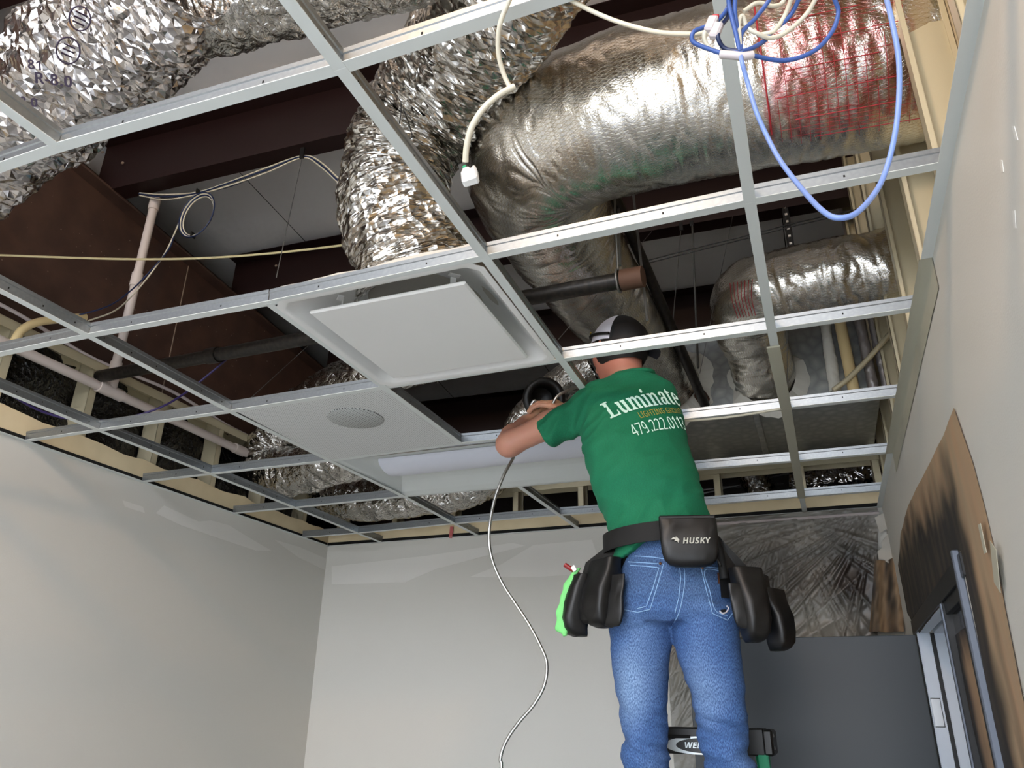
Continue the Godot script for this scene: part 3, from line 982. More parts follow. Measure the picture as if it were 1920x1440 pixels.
func ducts() -> void:
	var o: Node3D
	var b: MB
	# crushed flexible duct, upper left
	o = thing("flexible_duct", "thick crumpled silver flexible duct with purple print, crossing the upper left corner", "flexible duct", V(0.612,3.4,-0.32), "")
	b = duct([V(-0.681,3.4,-0.63),V(-0.147,3.4,-0.504),V(0.265,3.4,-0.404),V(0.612,3.4,-0.32),V(0.902,3.4,-0.245),V(1.098,3.4,-0.202),V(1.273,3.4,-0.139)], [0.16, 0.175, 0.18, 0.175, 0.165, 0.15], 76, 24, 0.03, 0.012, 20.0, 7.0, 4.0, 3.0, 0.013, true)
	put("sleeve", b, M.foil_crush, o)
	var onto := func(p: Vector3) -> Vector3: return p
	for q in [["R-8.0", V(0.848,3.2,-0.16), 0.036], ["81", V(0.848,3.2,-0.109), 0.03], ["R-8.0", V(0.702,3.205,-0.189), 0.03]]:
		var at: Vector3 = q[1]
		var back: Vector3 = (Vector3(2.4594,1.7578,0.7891) - at).normalized()
		var rt := V(0.79, 0.1, -0.6)
		var up := back.cross(rt).normalized()
		lettering("print", q[0], q[2], "Droid Sans", M.purple_ink, Transform3D(Basis(up.cross(back).normalized(), up, back), at), o, null, 700)
	for q in [[V(1.066,3.2,-0.045), 0.026], [V(0.962,3.2,-0.104), 0.03]]:
		b = MB.new()
		var at: Vector3 = q[0]
		var back: Vector3 = (Vector3(2.4594,1.7578,0.7891) - at).normalized()
		var x := back.cross(Vector3.UP).normalized()
		var ring := []
		for k in 25:
			ring.append(at + (x * cos(TAU * k / 24) * 0.8 + x.cross(back) * sin(TAU * k / 24)) * q[1])
		b.tube(ring, 0.002, 5, false)
		for k in 3:
			b.bar(at + x.cross(back) * (k - 1) * 0.011 - x * 0.012, at + x.cross(back) * (k - 1) * 0.011 + x * 0.012, 0.004, 0.002)
		put("print", b, M.purple_ink, o)
	o = thing("flexible_duct", "thinner silver flexible duct running right from the crumpled one at the top edge", "flexible duct", V(1.29,3.42,-0.266))
	put("sleeve", duct([V(1.04,3.42,-0.202),V(1.139,3.42,-0.227),V(1.266,3.42,-0.255),V(1.43,3.42,-0.274),V(1.661,3.42,-0.293),V(1.878,3.42,-0.308)], [0.12, 0.125, 0.12, 0.12], 110, 26, 0.012, 0.010, 26.0, 9.0, 4.0, 13.0, 0.006), M.foil, o)
	# bent flexible duct that feeds the diffuser
	o = thing("flexible_duct", "fat bent silver flexible duct dropping onto the square air diffuser", "flexible duct", V(1.509,2.95,-0.85))
	b = duct([V(1.52, 2.86, -0.90), V(1.51, 2.93, -0.88)] + [V(1.489,3,-0.857),V(1.429,3.16,-0.86),V(1.426,3.32,-0.861),V(1.511,3.46,-0.828),V(1.7,3.52,-0.715),V(1.864,3.51,-0.574),V(2.049,3.5,-0.421),V(2.229,3.5,-0.289)], [0.186, 0.178, 0.172, 0.168, 0.17, 0.178, 0.185, 0.185, 0.18], 50, 34, 0.014, 0.016, 26.0, 5.0, 3.5, 21.0, 0.0075, true)
	put("sleeve", b, M.foil, o)
	b = MB.new()
	var hk := [V(1.597,3.25,-0.571),V(1.591,3.22,-0.586),V(1.574,3.2,-0.61),V(1.586,3.18,-0.625),V(1.601,3.18,-0.635),V(1.605,3.2,-0.61),V(1.607,3.22,-0.571)]
	b.tube(curve(hk, 4), 0.0015, 5)
	put("wire_hook", b, M.black_plastic, o)
	# big wrapped duct on the right with its branch running back to the trunk
	o = thing("wrapped_duct", "large foil wrapped round duct from the right wall, bending back near the middle", "duct", V(2.446,3.42,-1.099))
	var run := [V(3.30, 3.44, -1.108), V(3.0, 3.44, -1.082), V(2.75, 3.44, -1.060), V(2.5, 3.44, -1.040), V(2.3, 3.44, -1.028), V(2.1, 3.44, -1.024)] + [V(1.872,3.44,-1.063),V(1.79,3.42,-1.11),V(1.756,3.39,-1.239),V(1.761,3.35,-1.421),V(1.794,3.3,-1.641),V(1.845,3.24,-1.995)] + [V(1.908,3.203,-2.46), V(1.935,3.171,-2.54)]
	b = duct(run, [0.24, 0.24, 0.24, 0.24, 0.24, 0.24, 0.24, 0.236, 0.225, 0.205, 0.185, 0.165, 0.157, 0.152], 130, 26, 0.005, 0.0040, 26.0, 7.0, 10.0, 31.0)
	for k in b.v.size():
		var q := b.v[k]
		if q.x > 2.49 and q.x < 2.88 and q.z > -1.02:
			b.c[k] = Color(1, 1, 1).lerp(Color(0.80, 0.28, 0.30), clampf(0.45 + 1.1 * noise.get_noise_2d(q.x * 70.0, q.y * 12.0) + 0.5 * noise.get_noise_2d(q.x * 5.0, q.y * 5.0) - 2.0 * maxf(q.x - 2.80, 0.0) * 6.0, 0.0, 0.75))
	b.colored = true
	put("jacket", b, M.wrap, o)
	# printed band near the wall: net of red lines and one red edge
	b = MB.new()
	var rg := RandomNumberGenerator.new()
	rg.seed = 12
	for k in 15:
		var x := 2.50 + 0.024 * k
		var a0 := -1.55 + rg.randf_range(0.0, 0.25)
		band(b, x, print_z(x), 3.44, 0.2465, a0, a0 + rg.randf_range(0.5, 1.5) if k else 0.15, 0.0007 if k else 0.0022)
	for k in 30:
		var a := -1.45 + 0.052 * k
		var from := 2.50 + rg.randf_range(0.01, 0.12)
		var to := from + rg.randf_range(0.10, 0.30)
		b.tube([V(from, 3.44 + 0.2465 * sin(a), print_z(from) + 0.2465 * cos(a)), V(to, 3.44 + 0.2465 * sin(a), print_z(to) + 0.2465 * cos(a))], 0.0007 if k % 5 else 0.0016, 4)
	put("red_print", b, M.red_ink, o)
	# lower wrapped duct
	o = thing("wrapped_duct", "smaller foil wrapped duct at the right, elbowing into the grey trunk duct", "duct", V(2.644,3.35,-2.088))
	run = [V(3.3, 3.36, -2.07), V(3.1, 3.36, -2.07)] + [V(2.929,3.36,-2.089),V(2.78,3.36,-2.092),V(2.626,3.36,-2.095),V(2.486,3.36,-2.097),V(2.369,3.35,-2.127),V(2.327,3.32,-2.247)] + [V(2.339,3.253,-2.37), V(2.354,3.176,-2.46), V(2.362,3.142,-2.54)]
	b = duct(run, [0.152, 0.152, 0.152, 0.154, 0.155, 0.145, 0.135, 0.13], 100, 16, 0.012, 0.005, 16.0, 5.0, 10.0, 41.0, 0.003)
	put("jacket", b, M.wrap, o)
	b = MB.new()
	for k in 7:
		var at := V(2.311,3.3,-2.032)
		b.tube(curve([at + V(-0.02 + k * 0.014, 0.02, 0.10), at + V(-0.02 + k * 0.012, -0.05, 0.09), at + V(-0.01 + k * 0.011, -0.10, 0.03)], 4), 0.0015, 4)
	put("red_print", b, M.red_ink, o)
	# trunk duct of sheet metal
	o = thing("trunk_duct", "long grey sheet metal trunk duct along the back, with mastic rings", "duct", V(2.2, 3.0, -2.85))
	b = MB.new()
	b.box(V(2.24, 3.21, -2.855), Vector3(1.12, 0.42, 0.65), Basis(), 0.004)
	for x in [1.69, 2.30]:
		b.box(V(x, 3.21, -2.855), Vector3(0.03, 0.45, 0.68), Basis(), 0.003)
	put("body", b, M.duct_steel, o)
	for q in [[V(1.937,3.167,-2.53), 0.20], [V(2.363,3.137,-2.53), 0.165]]:
		b = MB.new()
		var ring := []
		var ctr: Vector3 = q[0]
		for k in 40:
			var w := TAU * k / 40
			var r: float = q[1] * (1.0 + 0.14 * noise.get_noise_2d(cos(w) * 2.0 + ctr.x * 9.0, sin(w) * 2.0))
			ring.append([ctr + Vector3(cos(w) * r, sin(w) * r, 0.004), ctr + Vector3(cos(w), sin(w), 0) * 0.12 + Vector3.BACK * 0.05])
		for k in 40:
			b.face([ring[k][0], ring[(k + 1) % 40][0], ring[(k + 1) % 40][1], ring[k][1]], ctr + Vector3.FORWARD * 0.3)
		put("mastic_ring", b, M.mastic, o)
	# flexible ducts low on the left and along the back
	o = thing("flexible_duct", "silver flexible duct making a U-bend above the grid left of the speaker tile", "flexible duct", V(-0.281,3.05,-2.511))
	b = duct([V(0.825,3.42,-2.338),V(0.424,3.41,-2.395),V(0.068,3.37,-2.493),V(-0.192,3.28,-2.572),V(-0.332,3.15,-2.593),V(-0.315,3.03,-2.597),V(-0.143,2.98,-2.567),V(0.124,2.98,-2.495),V(0.358,3,-2.469)], [0.125, 0.13, 0.135, 0.138, 0.138, 0.13, 0.13], 110, 18, 0.012, 0.016, 24.0, 5.0, 3.5, 51.0, 0.006)
	put("sleeve", b, M.foil, o)
	o = thing("flexible_duct", "silver flexible duct lying along the back wall above the corner", "flexible duct", V(0.067,2.968,-3.2))
	b = duct([V(-0.525,3.131,-3.22),V(-0.297,3.012,-3.2),V(0.012,2.958,-3.17),V(0.312,2.954,-3.15),V(0.554,2.965,-3.15),V(0.738,3.012,-3.15),V(0.9,3.156,-3.15),V(1.031,3.285,-3.1)], [0.115, 0.122, 0.122, 0.12, 0.12, 0.115], 100, 16, 0.01, 0.016, 30.0, 5.0, 3.5, 61.0, 0.006)
	put("sleeve", b, M.foil, o)
	o = thing("flexible_duct", "short silver flexible duct seen through the back wall studs beside the worker", "flexible duct", V(2.177,3.092,-3.8))
	put("sleeve", duct([V(2.018,3.429,-3.85),V(2.111,3.246,-3.85),V(2.174,3.107,-3.85),V(2.245,2.923,-3.85)], [0.085, 0.085, 0.085], 80, 16, 0.006, 0.008, 30.0, 4.0, 4.0, 71.0, 0.005), M.foil, o)
	strap_up(o, V(2.182,3.178,-3.85), 0.09)
	o = thing("flexible_duct", "foil duct lying behind the back wall studs near the right corner", "flexible duct", V(2.661,3.016,-3.75))
	put("sleeve", duct([V(2.378,3.011,-3.75),V(2.547,2.996,-3.75),V(2.717,3.02,-3.75),V(2.934,3.036,-3.75)], [0.05, 0.075, 0.08], 80, 16, 0.012, 0.01, 24.0, 6.0, 4.0, 81.0, 0.014), M.foil_crush, o)
	strap_up(o, V(2.608,3.037,-3.75), 0.08)

func strap_up(o: Node3D, at: Vector3, r: float) -> void:
	var b := MB.new()
	b.tube([at + Vector3.DOWN * r * 0.5, V(at.x, roof_at(-at.z) - 0.01, at.z)], 0.004, 6)
	put("hanger_strap", b, M.steel_rod, o)

func band(b: MB, x: float, z: float, y: float, r: float, a0: float, a1: float, w: float) -> void:
	var ln := []
	for k in 17:
		var a := lerpf(a0, a1, k / 16.0)
		ln.append(V(x, y + r * sin(a), z + r * cos(a)))
	b.tube(ln, w, 4)

func print_z(x: float) -> float:
	return -(1.040 + 0.082 * (x - 2.5))

# ---------------------------------------------------------------- pipes, cables, hangers
func run_of(called: String, label: String, category: String, part: String, pts: Array, r: float, m: Material, per := 6, sides := 10, group := "") -> MeshInstance3D:
	var b := MB.new()
	b.tube(curve(pts, per) if per > 1 else pts, r, sides)
	var o := put(called, b, m)
	tag(o, label, category, group)
	return o

func fitting(b: MB, at: Vector3, dir: Vector3, r: float, l: float) -> void:
	b.tube([at - dir * l / 2, at + dir * l / 2], r, 14)

func pipes_and_cables() -> void:
	var b: MB
	var o: Node3D
	# sprinkler pipe across the room and one running back
	o = thing("sprinkler_pipe", "long dark sprinkler pipe crossing the room above the grid", "pipe", V(0.11,3.2,-1.595))
	b = MB.new()
	var p0 := V(-0.4,3.126,-1.472)
	var p1 := V(2.043,3.02,-1.279)
	b.tube([p0, p0.lerp(p1, 0.33), p0.lerp(p1, 0.66), p1], 0.0275, 16)
	put("pipe", b, M.black_pipe, o)
	b = MB.new()
	var dir := (p1 - p0).normalized()
	fitting(b, p1, dir, 0.034, 0.07)
	put("end_cap", b, M.rust, o)
	b = MB.new()
	fitting(b, p0.lerp(p1, 0.80), dir, 0.0335, 0.05)
	put("coupling", b, M.black_pipe, o)
	b = MB.new()
	fitting(b, p0.lerp(p1, 0.28), dir, 0.0335, 0.06)
	put("coupling", b, M.black_pipe, o)
	b = MB.new()
	var hg := p1 - dir * 0.045
	var ring := []
	for k in 21:
		ring.append(hg + Vector3.UP * 0.036 * cos(TAU * k / 20) + Vector3.FORWARD * 0.036 * sin(TAU * k / 20))
	b.tube(ring, 0.004, 6, false)
	b.tube([hg + Vector3.UP * 0.036, V(hg.x, 4.05, hg.z)], 0.004, 6)
	put("hanger_ring", b, M.steel_rod, o)
	o = thing("sprinkler_pipe", "dark pipe running back beside the large duct's branch", "pipe", V(2.087,3.058,-2.5))
	b = MB.new()
	b.tube([V(1.957,3.48,-1.338), V(1.997,3.36,-1.789), V(2.091,3.05,-2.5)], 0.021, 14)
	put("pipe", b, M.black_pipe, o)
	b = MB.new()
	var q0 := V(2.083,3.082,-2.48)
	fitting(b, q0, V(0.2, -0.2, -0.9).normalized(), 0.027, 0.05)
	put("coupling", b, M.rust, o)
	# PVC pipes over the left wall
	o = thing("pvc_pipe", "upright white PVC pipe in front of the brown rafter", "pipe", V(-0.4,3.185,-1.542))
	b = MB.new()
	var t0 := V(-0.4,3.172,-1.542)
	b.tube([t0, Vector3(t0.x, 4.12, t0.z)], 0.0205, 16)
	put("pipe", b, M.pvc_white, o)
	for h in [3.66, 4.10, 3.19]:
		b = MB.new()
		fitting(b, Vector3(t0.x, h, t0.z), Vector3.UP, 0.026, 0.07)
		put("coupling", b, M.pvc_white, o)
	o = thing("pvc_pipe", "long white PVC pipe along the left wall studs, turning along the back wall", "pipe", V(-0.4,3.125,-1.558))
	b = MB.new()
	var y0 := 3.085
	b.tube(curve([V(-0.40, y0, 0.2), V(-0.40, y0, -1.4), V(-0.40, y0, -3.02), V(-0.385, y0, -3.10), V(-0.31, y0, -3.13), V(0.5, y0, -3.14), V(1.1, y0, -3.14)], 6), 0.0215, 14)
	put("pipe", b, M.pvc_white, o)
	b = MB.new()
	fitting(b, V(-0.40, y0, t0.z), Vector3.FORWARD, 0.028, 0.13)
	fitting(b, V(-0.40, y0 + 0.04, t0.z), Vector3.UP, 0.027, 0.08)
	put("tee_fitting", b, M.pvc_white, o)
	b = MB.new()
	fitting(b, V(-0.40, y0, -2.42), Vector3.FORWARD, 0.027, 0.08)
	put("coupling", b, M.pvc_white, o)
	run_of("hose", "bent cream hose rising over the stud track at the left edge", "hose", "", [V(-0.38,3.051,-1.048),V(-0.38,3.112,-1.053),V(-0.37,3.162,-1.066),V(-0.35,3.205,-1.102),V(-0.33,3.255,-1.179),V(-0.31,3.306,-1.267)], 0.017, M.pvc_cream, 6, 12)
	# thin armoured cables lying along the stud track
	run_of("armored_cable", "grey armoured cable lying along the top of the left stud track", "cable", "", [V(-0.43, 3.215, -0.5), V(-0.42, 3.235, -1.0), V(-0.435, 3.21, -1.45), V(-0.41, 3.225, -1.9), V(-0.45, 3.21, -2.4), V(-0.44, 3.215, -3.0)], 0.008, M.clear_film, 8, 8)
	# bundle of data cables hung from the purlin, with its coil and tail
	var kinds := [["white_cable", Vector3(0, 0, 0)], ["navy_cable", Vector3(0, -0.012, 0.004)], ["white_cable", Vector3(0.004, -0.022, 0)], ["navy_cable", Vector3(0, -0.010, -0.012)]]
	o = thing("cable_bundle", "bundle of white and navy data cables tied up under the red purlin with a coil", "cable", V(-0.045,3.915,-1.5))
	for k in 4:
		b = MB.new()
		var pts := [V(-0.469,4.158,-1.5),V(-0.289,4.098,-1.5),V(-0.079,4.068,-1.5),V(0.105,4.069,-1.5),V(0.315,4.096,-1.5),V(0.507,4.115,-1.5),V(0.614,4.042,-1.5),V(0.788,3.858,-1.5),V(0.911,3.762,-1.6)]
		for q in pts.size():
			pts[q] += kinds[k][1] + Vector3.UP * 0.006 * sin(q * 2.3 + k)
		b.tube(curve(pts, 5), 0.0035, 7)
		put("cable", b, M[kinds[k][0]], o)
		b = MB.new()
		pts = []
		for q in 41:
			var w := PI / 2 + TAU * 1.0 * q / 40.0
			var e := 1.0 + 0.05 * k
			pts.append(V(-0.045,3.915,-1.5) + Vector3(cos(w) * 0.088 * e, sin(w) * 0.108 * e, 0.004 * k))
		b.tube(pts, 0.0033, 7)
		put("coil", b, M[kinds[k][0]], o)
	for p in [V(-0.066,4.052,-1.49), V(-0.053,3.809,-1.5)]:
		b = MB.new()
		b.box(p, Vector3(0.008, 0.026, 0.03), Basis(), 0.002)
		put("cable_tie", b, M.black_plastic, o)
	b = MB.new()
	b.box(V(0.516,4.116,-1.49), Vector3(0.022, 0.06, 0.012), Basis(), 0.002)
	put("hanger_clip", b, M.black_plastic, o)
	run_of("data_cable", "white data cable dropping from the coil down to the left tee", "cable", "", [V(-0.129,4.007,-1.5),V(-0.159,3.897,-1.5),V(-0.176,3.739,-1.48),V(-0.201,3.611,-1.45),V(-0.223,3.471,-1.4),V(-0.187,3.329,-1.3),V(-0.198,3.232,-1.2)], 0.0034, M.white_cable)
	run_of("data_cable", "navy data cable dropping from the coil beside the white one", "cable", "", [V(-0.132,3.989,-1.5),V(-0.169,3.869,-1.5),V(-0.16,3.75,-1.48),V(-0.205,3.626,-1.45),V(-0.245,3.494,-1.4),V(-0.241,3.359,-1.3),V(-0.344,3.27,-1.2)], 0.0034, M.navy_cable)
	run_of("data_cable", "single cream cable stretched level across the upper left openings", "cable", "", [V(-0.469,3.3,-0.659),V(-0.25,3.3,-0.765),V(-0.021,3.3,-0.867),V(0.268,3.3,-0.987),V(0.538,3.3,-1.073),V(0.822,3.3,-1.134),V(1.109,3.3,-1.177),V(1.266,3.3,-1.202)], 0.0042, M.cream_cable)
	run_of("data_cable", "purple cable sagging onto the lower left tee", "cable", "", [V(-0.191,2.83,-0.883),V(-0.208,2.82,-0.982),V(-0.198,2.8,-1.113),V(-0.127,2.795,-1.22),V(0.035,2.8,-1.271),V(0.137,2.86,-1.343),V(0.18,2.95,-1.418),V(0.258,3.05,-1.459),V(0.341,3.15,-1.499),V(0.389,3.22,-1.597),V(0.515,3.23,-1.647)], 0.0045, M.purple_cable)
	# hanging white cable with a jack
	o = thing("data_cable", "white cable hanging below the grid with a square white jack on its end", "cable", V(2.031,2.54,-0.103))
	b = MB.new()
	b.tube(curve([V(2.184,2.74,0.062),V(2.15,2.72,0.036),V(2.126,2.7,0.014),V(2.113,2.68,-0.015),V(2.113,2.66,-0.039),V(2.118,2.645,-0.051)], 6), 0.0038, 8)
	b.tube(curve([V(2.125,2.645,-0.052),V(2.102,2.63,-0.046),V(2.076,2.61,-0.046),V(2.053,2.59,-0.057),V(2.039,2.57,-0.072),V(2.031,2.555,-0.087)], 6), 0.0048, 8)
	put("cord", b, M.white_cable, o)
	b = MB.new()
	var jk := V(2.031,2.54,-0.106)
	var jb := Basis(V(0.95, 0.2, -0.1).normalized(), V(-0.15, 0.95, -0.25).normalized(), V(-0.1, 0.25, 0.96).normalized()).orthonormalized()
	b.box(jk, Vector3(0.026, 0.030, 0.016), jb, 0.003)
	b.box(jk + jb * Vector3(-0.004, 0.017, 0), Vector3(0.012, 0.012, 0.012), jb, 0.002)
	b.box(jk + jb * Vector3(0.009, 0.015, 0.002), Vector3(0.006, 0.008, 0.01), jb, 0.002)
	put("jack", b, M.white_plastic, o)
	b = MB.new()
	b.box(jk + jb * Vector3(-0.006, 0.024, 0.004), Vector3(0.006, 0.006, 0.006), jb, 0.001)
	put("wire_end", b, M.ladder_green, o)
	run_of("data_cable", "white cable running from the tee into the tied blue coil", "cable", "", [V(2.21,2.75,0.007),V(2.238,2.74,-0.023),V(2.287,2.7,-0.034),V(2.345,2.64,-0.019),V(2.394,2.58,0.016),V(2.423,2.53,0.057)], 0.0034, M.white_cable)
	# tied coil of blue and white cables, close to the viewer
	o = thing("cable_coil", "tied coil of blue and white data cables hanging near the viewer at the top", "cable", V(2.457,2.42,0.121))
	var loops := [
		["blue_cable", [V(2.455,2.42,0.123),V(2.468,2.42,0.113),V(2.499,2.42,0.094),V(2.53,2.43,0.086),V(2.551,2.45,0.085),V(2.561,2.47,0.09),V(2.559,2.48,0.1),V(2.551,2.5,0.121)]],
		["blue_cable", [V(2.456,2.42,0.123),V(2.439,2.42,0.127),V(2.424,2.43,0.129),V(2.409,2.44,0.135),V(2.411,2.45,0.139),V(2.423,2.46,0.132),V(2.44,2.47,0.129),V(2.452,2.49,0.128),V(2.456,2.5,0.15)]],
		["blue_cable", [V(2.455,2.42,0.124),V(2.454,2.44,0.129),V(2.452,2.46,0.133),V(2.451,2.48,0.14),V(2.453,2.5,0.158)]],
		["blue_cable", [V(2.456,2.42,0.124),V(2.46,2.45,0.119),V(2.475,2.47,0.114),V(2.493,2.49,0.116),V(2.506,2.5,0.131)]],
		["blue_cable", [V(2.457,2.42,0.123),V(2.469,2.43,0.114),V(2.483,2.45,0.1),V(2.49,2.46,0.098),V(2.511,2.48,0.094),V(2.523,2.49,0.105),V(2.531,2.5,0.122)]],
		["navy_cable", [V(2.455,2.42,0.124),V(2.44,2.43,0.124),V(2.435,2.44,0.133),V(2.44,2.46,0.127),V(2.45,2.48,0.124),V(2.457,2.5,0.149)]],
		["blue_cable", [V(2.456,2.43,0.115),V(2.456,2.45,0.122),V(2.456,2.47,0.133),V(2.462,2.5,0.148)]],
		["white_cable", [V(2.456,2.42,0.123),V(2.458,2.46,0.123),V(2.463,2.47,0.123),V(2.466,2.46,0.115),V(2.476,2.45,0.112),V(2.488,2.45,0.101),V(2.505,2.46,0.093),V(2.527,2.48,0.089),V(2.54,2.49,0.098),V(2.551,2.5,0.114)]],
		["white_cable", [V(2.476,2.46,0.1),V(2.493,2.46,0.1),V(2.506,2.48,0.096),V(2.515,2.49,0.108),V(2.521,2.5,0.125)]],
		["white_cable", [V(2.458,2.42,0.122),V(2.435,2.43,0.12),V(2.423,2.44,0.124),V(2.421,2.45,0.131),V(2.429,2.46,0.132)]],
		["white_cable", [V(2.465,2.5,0.101),V(2.481,2.51,0.098),V(2.498,2.51,0.087),V(2.51,2.52,0.082),V(2.518,2.53,0.101)]],
	]
	for q in loops:
		b = MB.new()
		b.tube(curve(q[1], 7), 0.0025, 9)
		put("loop", b, M[q[0]], o)
	b = MB.new()
	b.tube(curve([V(2.435,2.42,0.127),V(2.448,2.415,0.126),V(2.457,2.413,0.123),V(2.468,2.415,0.119)], 4), 0.0045, 8)
	put("tie", b, M.clear_film, o)
	b = MB.new()
	for p in [V(2.43,2.46,0.133),V(2.434,2.45,0.132)]:
		b.box(p, Vector3(0.011, 0.02, 0.009), Basis(Vector3.FORWARD, 0.4), 0.002)
	put("plug", b, M.clear_film, o)
	b = MB.new()
	b.box(V(2.435,2.47,0.131), Vector3(0.008, 0.006, 0.006), Basis(Vector3.FORWARD, 0.2), 0.001)
	put("plug_tip", b, M.red_ink, o)
	run_of("data_cable", "pale blue cable hanging in one long open loop at the upper right", "cable", "", [V(2.456,2.42,0.122),V(2.456,2.4,0.127),V(2.459,2.38,0.116),V(2.463,2.34,0.118),V(2.47,2.31,0.112),V(2.479,2.27,0.119),V(2.492,2.22,0.14),V(2.503,2.16,0.186),V(2.514,2.14,0.199),V(2.532,2.15,0.189),V(2.559,2.2,0.155),V(2.578,2.25,0.16),V(2.59,2.31,0.166),V(2.592,2.36,0.171),V(2.594,2.42,0.161)], 0.0025, M.pale_blue_cable, 7, 10)
	# supports between the purlins on the right
	o = thing("strut_channel", "black perforated strut hanging below the purlin at the right", "strut", V(2.532,3.825,-2.6))
	b = MB.new()
	var s0 := V(2.546,4.138,-2.62)
	var s1 := V(2.548,3.803,-2.62)
	b.bar(s0, s1, 0.03, 0.03, 0.002, Color.WHITE, Vector3.BACK)
	put("channel", b, M.black_plastic, o)
	for k in 8:
		b = MB.new()
		b.box(s0.lerp(s1, (k + 0.5) / 8.0) + Vector3(0, 0, 0.016), Vector3(0.012, 0.012, 0.002), Basis(), 0.0005)
		put("slot", b, M.roof_sheet, o)
	run_of("black_cable", "thin black cable drooping past the strut at the right, upper of two", "cable", "", [V(1.877,3.721,-2.3),V(2.125,3.742,-2.3),V(2.362,3.757,-2.3),V(2.591,3.776,-2.3),V(2.808,3.784,-2.3),V(2.934,3.782,-2.3),V(3.051,3.75,-2.3)], 0.0028, M.black_plastic)
	run_of("black_cable", "thin black cable drooping past the strut at the right, lower of two", "cable", "", [V(1.877,3.707,-2.3),V(2.124,3.725,-2.3),V(2.361,3.743,-2.3),V(2.589,3.762,-2.3),V(2.806,3.77,-2.3),V(2.932,3.769,-2.3),V(3.048,3.737,-2.3)], 0.0028, M.black_plastic)
	run_of("vent_pipe", "short white vent pipe dropping from the roof behind the hanging blue loop", "pipe", "", [V(2.858,4.437,-3), V(2.868,3.995,-3)], 0.042, M.pvc_white, 1, 18)
	for q in [[V(2.107,4.026,-2.52), V(2.087,3.19,-2.4), 0.005, "pale threaded rod hanging right of the dark pipe"], [V(2.051,4.014,-2.52), V(1.98,3.5,-2.5), 0.0022, "thin wire hanging just left of the threaded rod"], [V(1.969,3.731,-1.75), V(2.087,2.851,-1.25), 0.0045, "grey strap beside the large duct's branch, right one"], [V(1.953,3.615,-1.55), V(2.002,3.087,-1.3), 0.004, "grey strap in front of the large duct's branch, left one"], [V(3.069,4.057,-2.56), V(3.035,3.779,-2.4), 0.006, "short grey rod near the right wall framing"]]:
		b = MB.new()
		b.tube([q[0], q[1]], q[2], 8)
		o = put("hanger_rod", b, M.steel_rod)
		tag(o, q[3], "hanger")
	b = MB.new()
	b.box(V(2.052,4.023,-2.52), Vector3(0.018, 0.05, 0.012), Basis(), 0.002)
	tag(put("beam_clip", b, M.black_plastic), "long black clip on the purlin's lower edge holding the thin wire", "clip")
	b = MB.new()
	b.box(V(2.105,4.027,-2.52), Vector3(0.02, 0.034, 0.012), Basis(), 0.002)
	tag(put("beam_clip", b, M.black_plastic), "short black clip on the purlin's lower edge holding the threaded rod", "clip")
	# lines in front of the trunk duct
	run_of("pvc_pipe", "upright cream PVC pipe in front of the grey trunk duct", "pipe", "", [V(2.689,3.457,-2.46), V(2.692,3.326,-2.46), V(2.7,2.998,-2.46)], 0.0235, M.pvc_cream, 1, 16)
	var at := 0
	for q in [[V(2.768,3.408,-2.47), V(2.774,2.996,-2.47), 0.022, "foil taped pipe just right of the cream PVC pipe"], [V(2.814,3.404,-2.48), V(2.825,2.998,-2.48), 0.018, "foil taped pipe furthest right before the trunk duct"], [V(2.634,3.377,-2.49), V(2.631,3.036,-2.49), 0.024, "foil taped pipe left of the cream PVC pipe"]]:
		o = tag(put("insulated_pipe", duct([q[0], (q[0] + q[1]) / 2, q[1]], [q[2], q[2]], 30, 24, 0.003, 0.003, 40.0, 20.0, 6.0, 3.0 + at, 0.001), M.foil_tape if q[2] < 0.023 else M.mastic), q[3], "pipe")
		at += 9
	run_of("flexible_conduit", "flexible conduit slanting across the pipes by the trunk duct", "conduit", "", [V(2.92,3.29,-2.42),V(2.847,3.214,-2.42),V(2.763,3.13,-2.42),V(2.682,3.06,-2.42),V(2.619,3.017,-2.42)], 0.011, M.stud_metal)
	for q in [[1230, 905, 1480, 888, "upper"], [1230, 925, 1470, 905, "middle"], [1290, 925, 1500, 880, "slanting"]]:
		pass
	o = thing("conduit_rack", "thin grey conduits in the dark space behind the back wall studs", "conduit", V(2.041,3.193,-4.3))
	for p in [[V(1.334,3.231,-4.3),V(2.506,3.238,-4.3)], [V(1.332,3.179,-4.3),V(2.335,3.156,-4.3)], [V(1.774,3.101,-4.2),V(2.377,3.194,-4.2)], [V(1.352,3.107,-4.2),V(2.18,3.153,-4.2)]]:
		b = MB.new()
		b.tube(p, 0.008, 8)
		put("conduit", b, M.steel_rod, o)
	b = MB.new()
	b.box(V(0.458,2.77,-3.345), Vector3(0.022, 0.07, 0.002), Basis(Vector3.FORWARD, 0.08), 0.0005)
	tag(put("tape_strip", b, M.pink_tape), "pink tape strip hanging from the back wall angle", "tape")

# ---------------------------------------------------------------- doorway, masking, sheeting
func blob(p: Vector2, q: Vector2, r: Vector2) -> float:
	return clampf(1.0 - ((p - q) / r).length(), 0.0, 1.0)

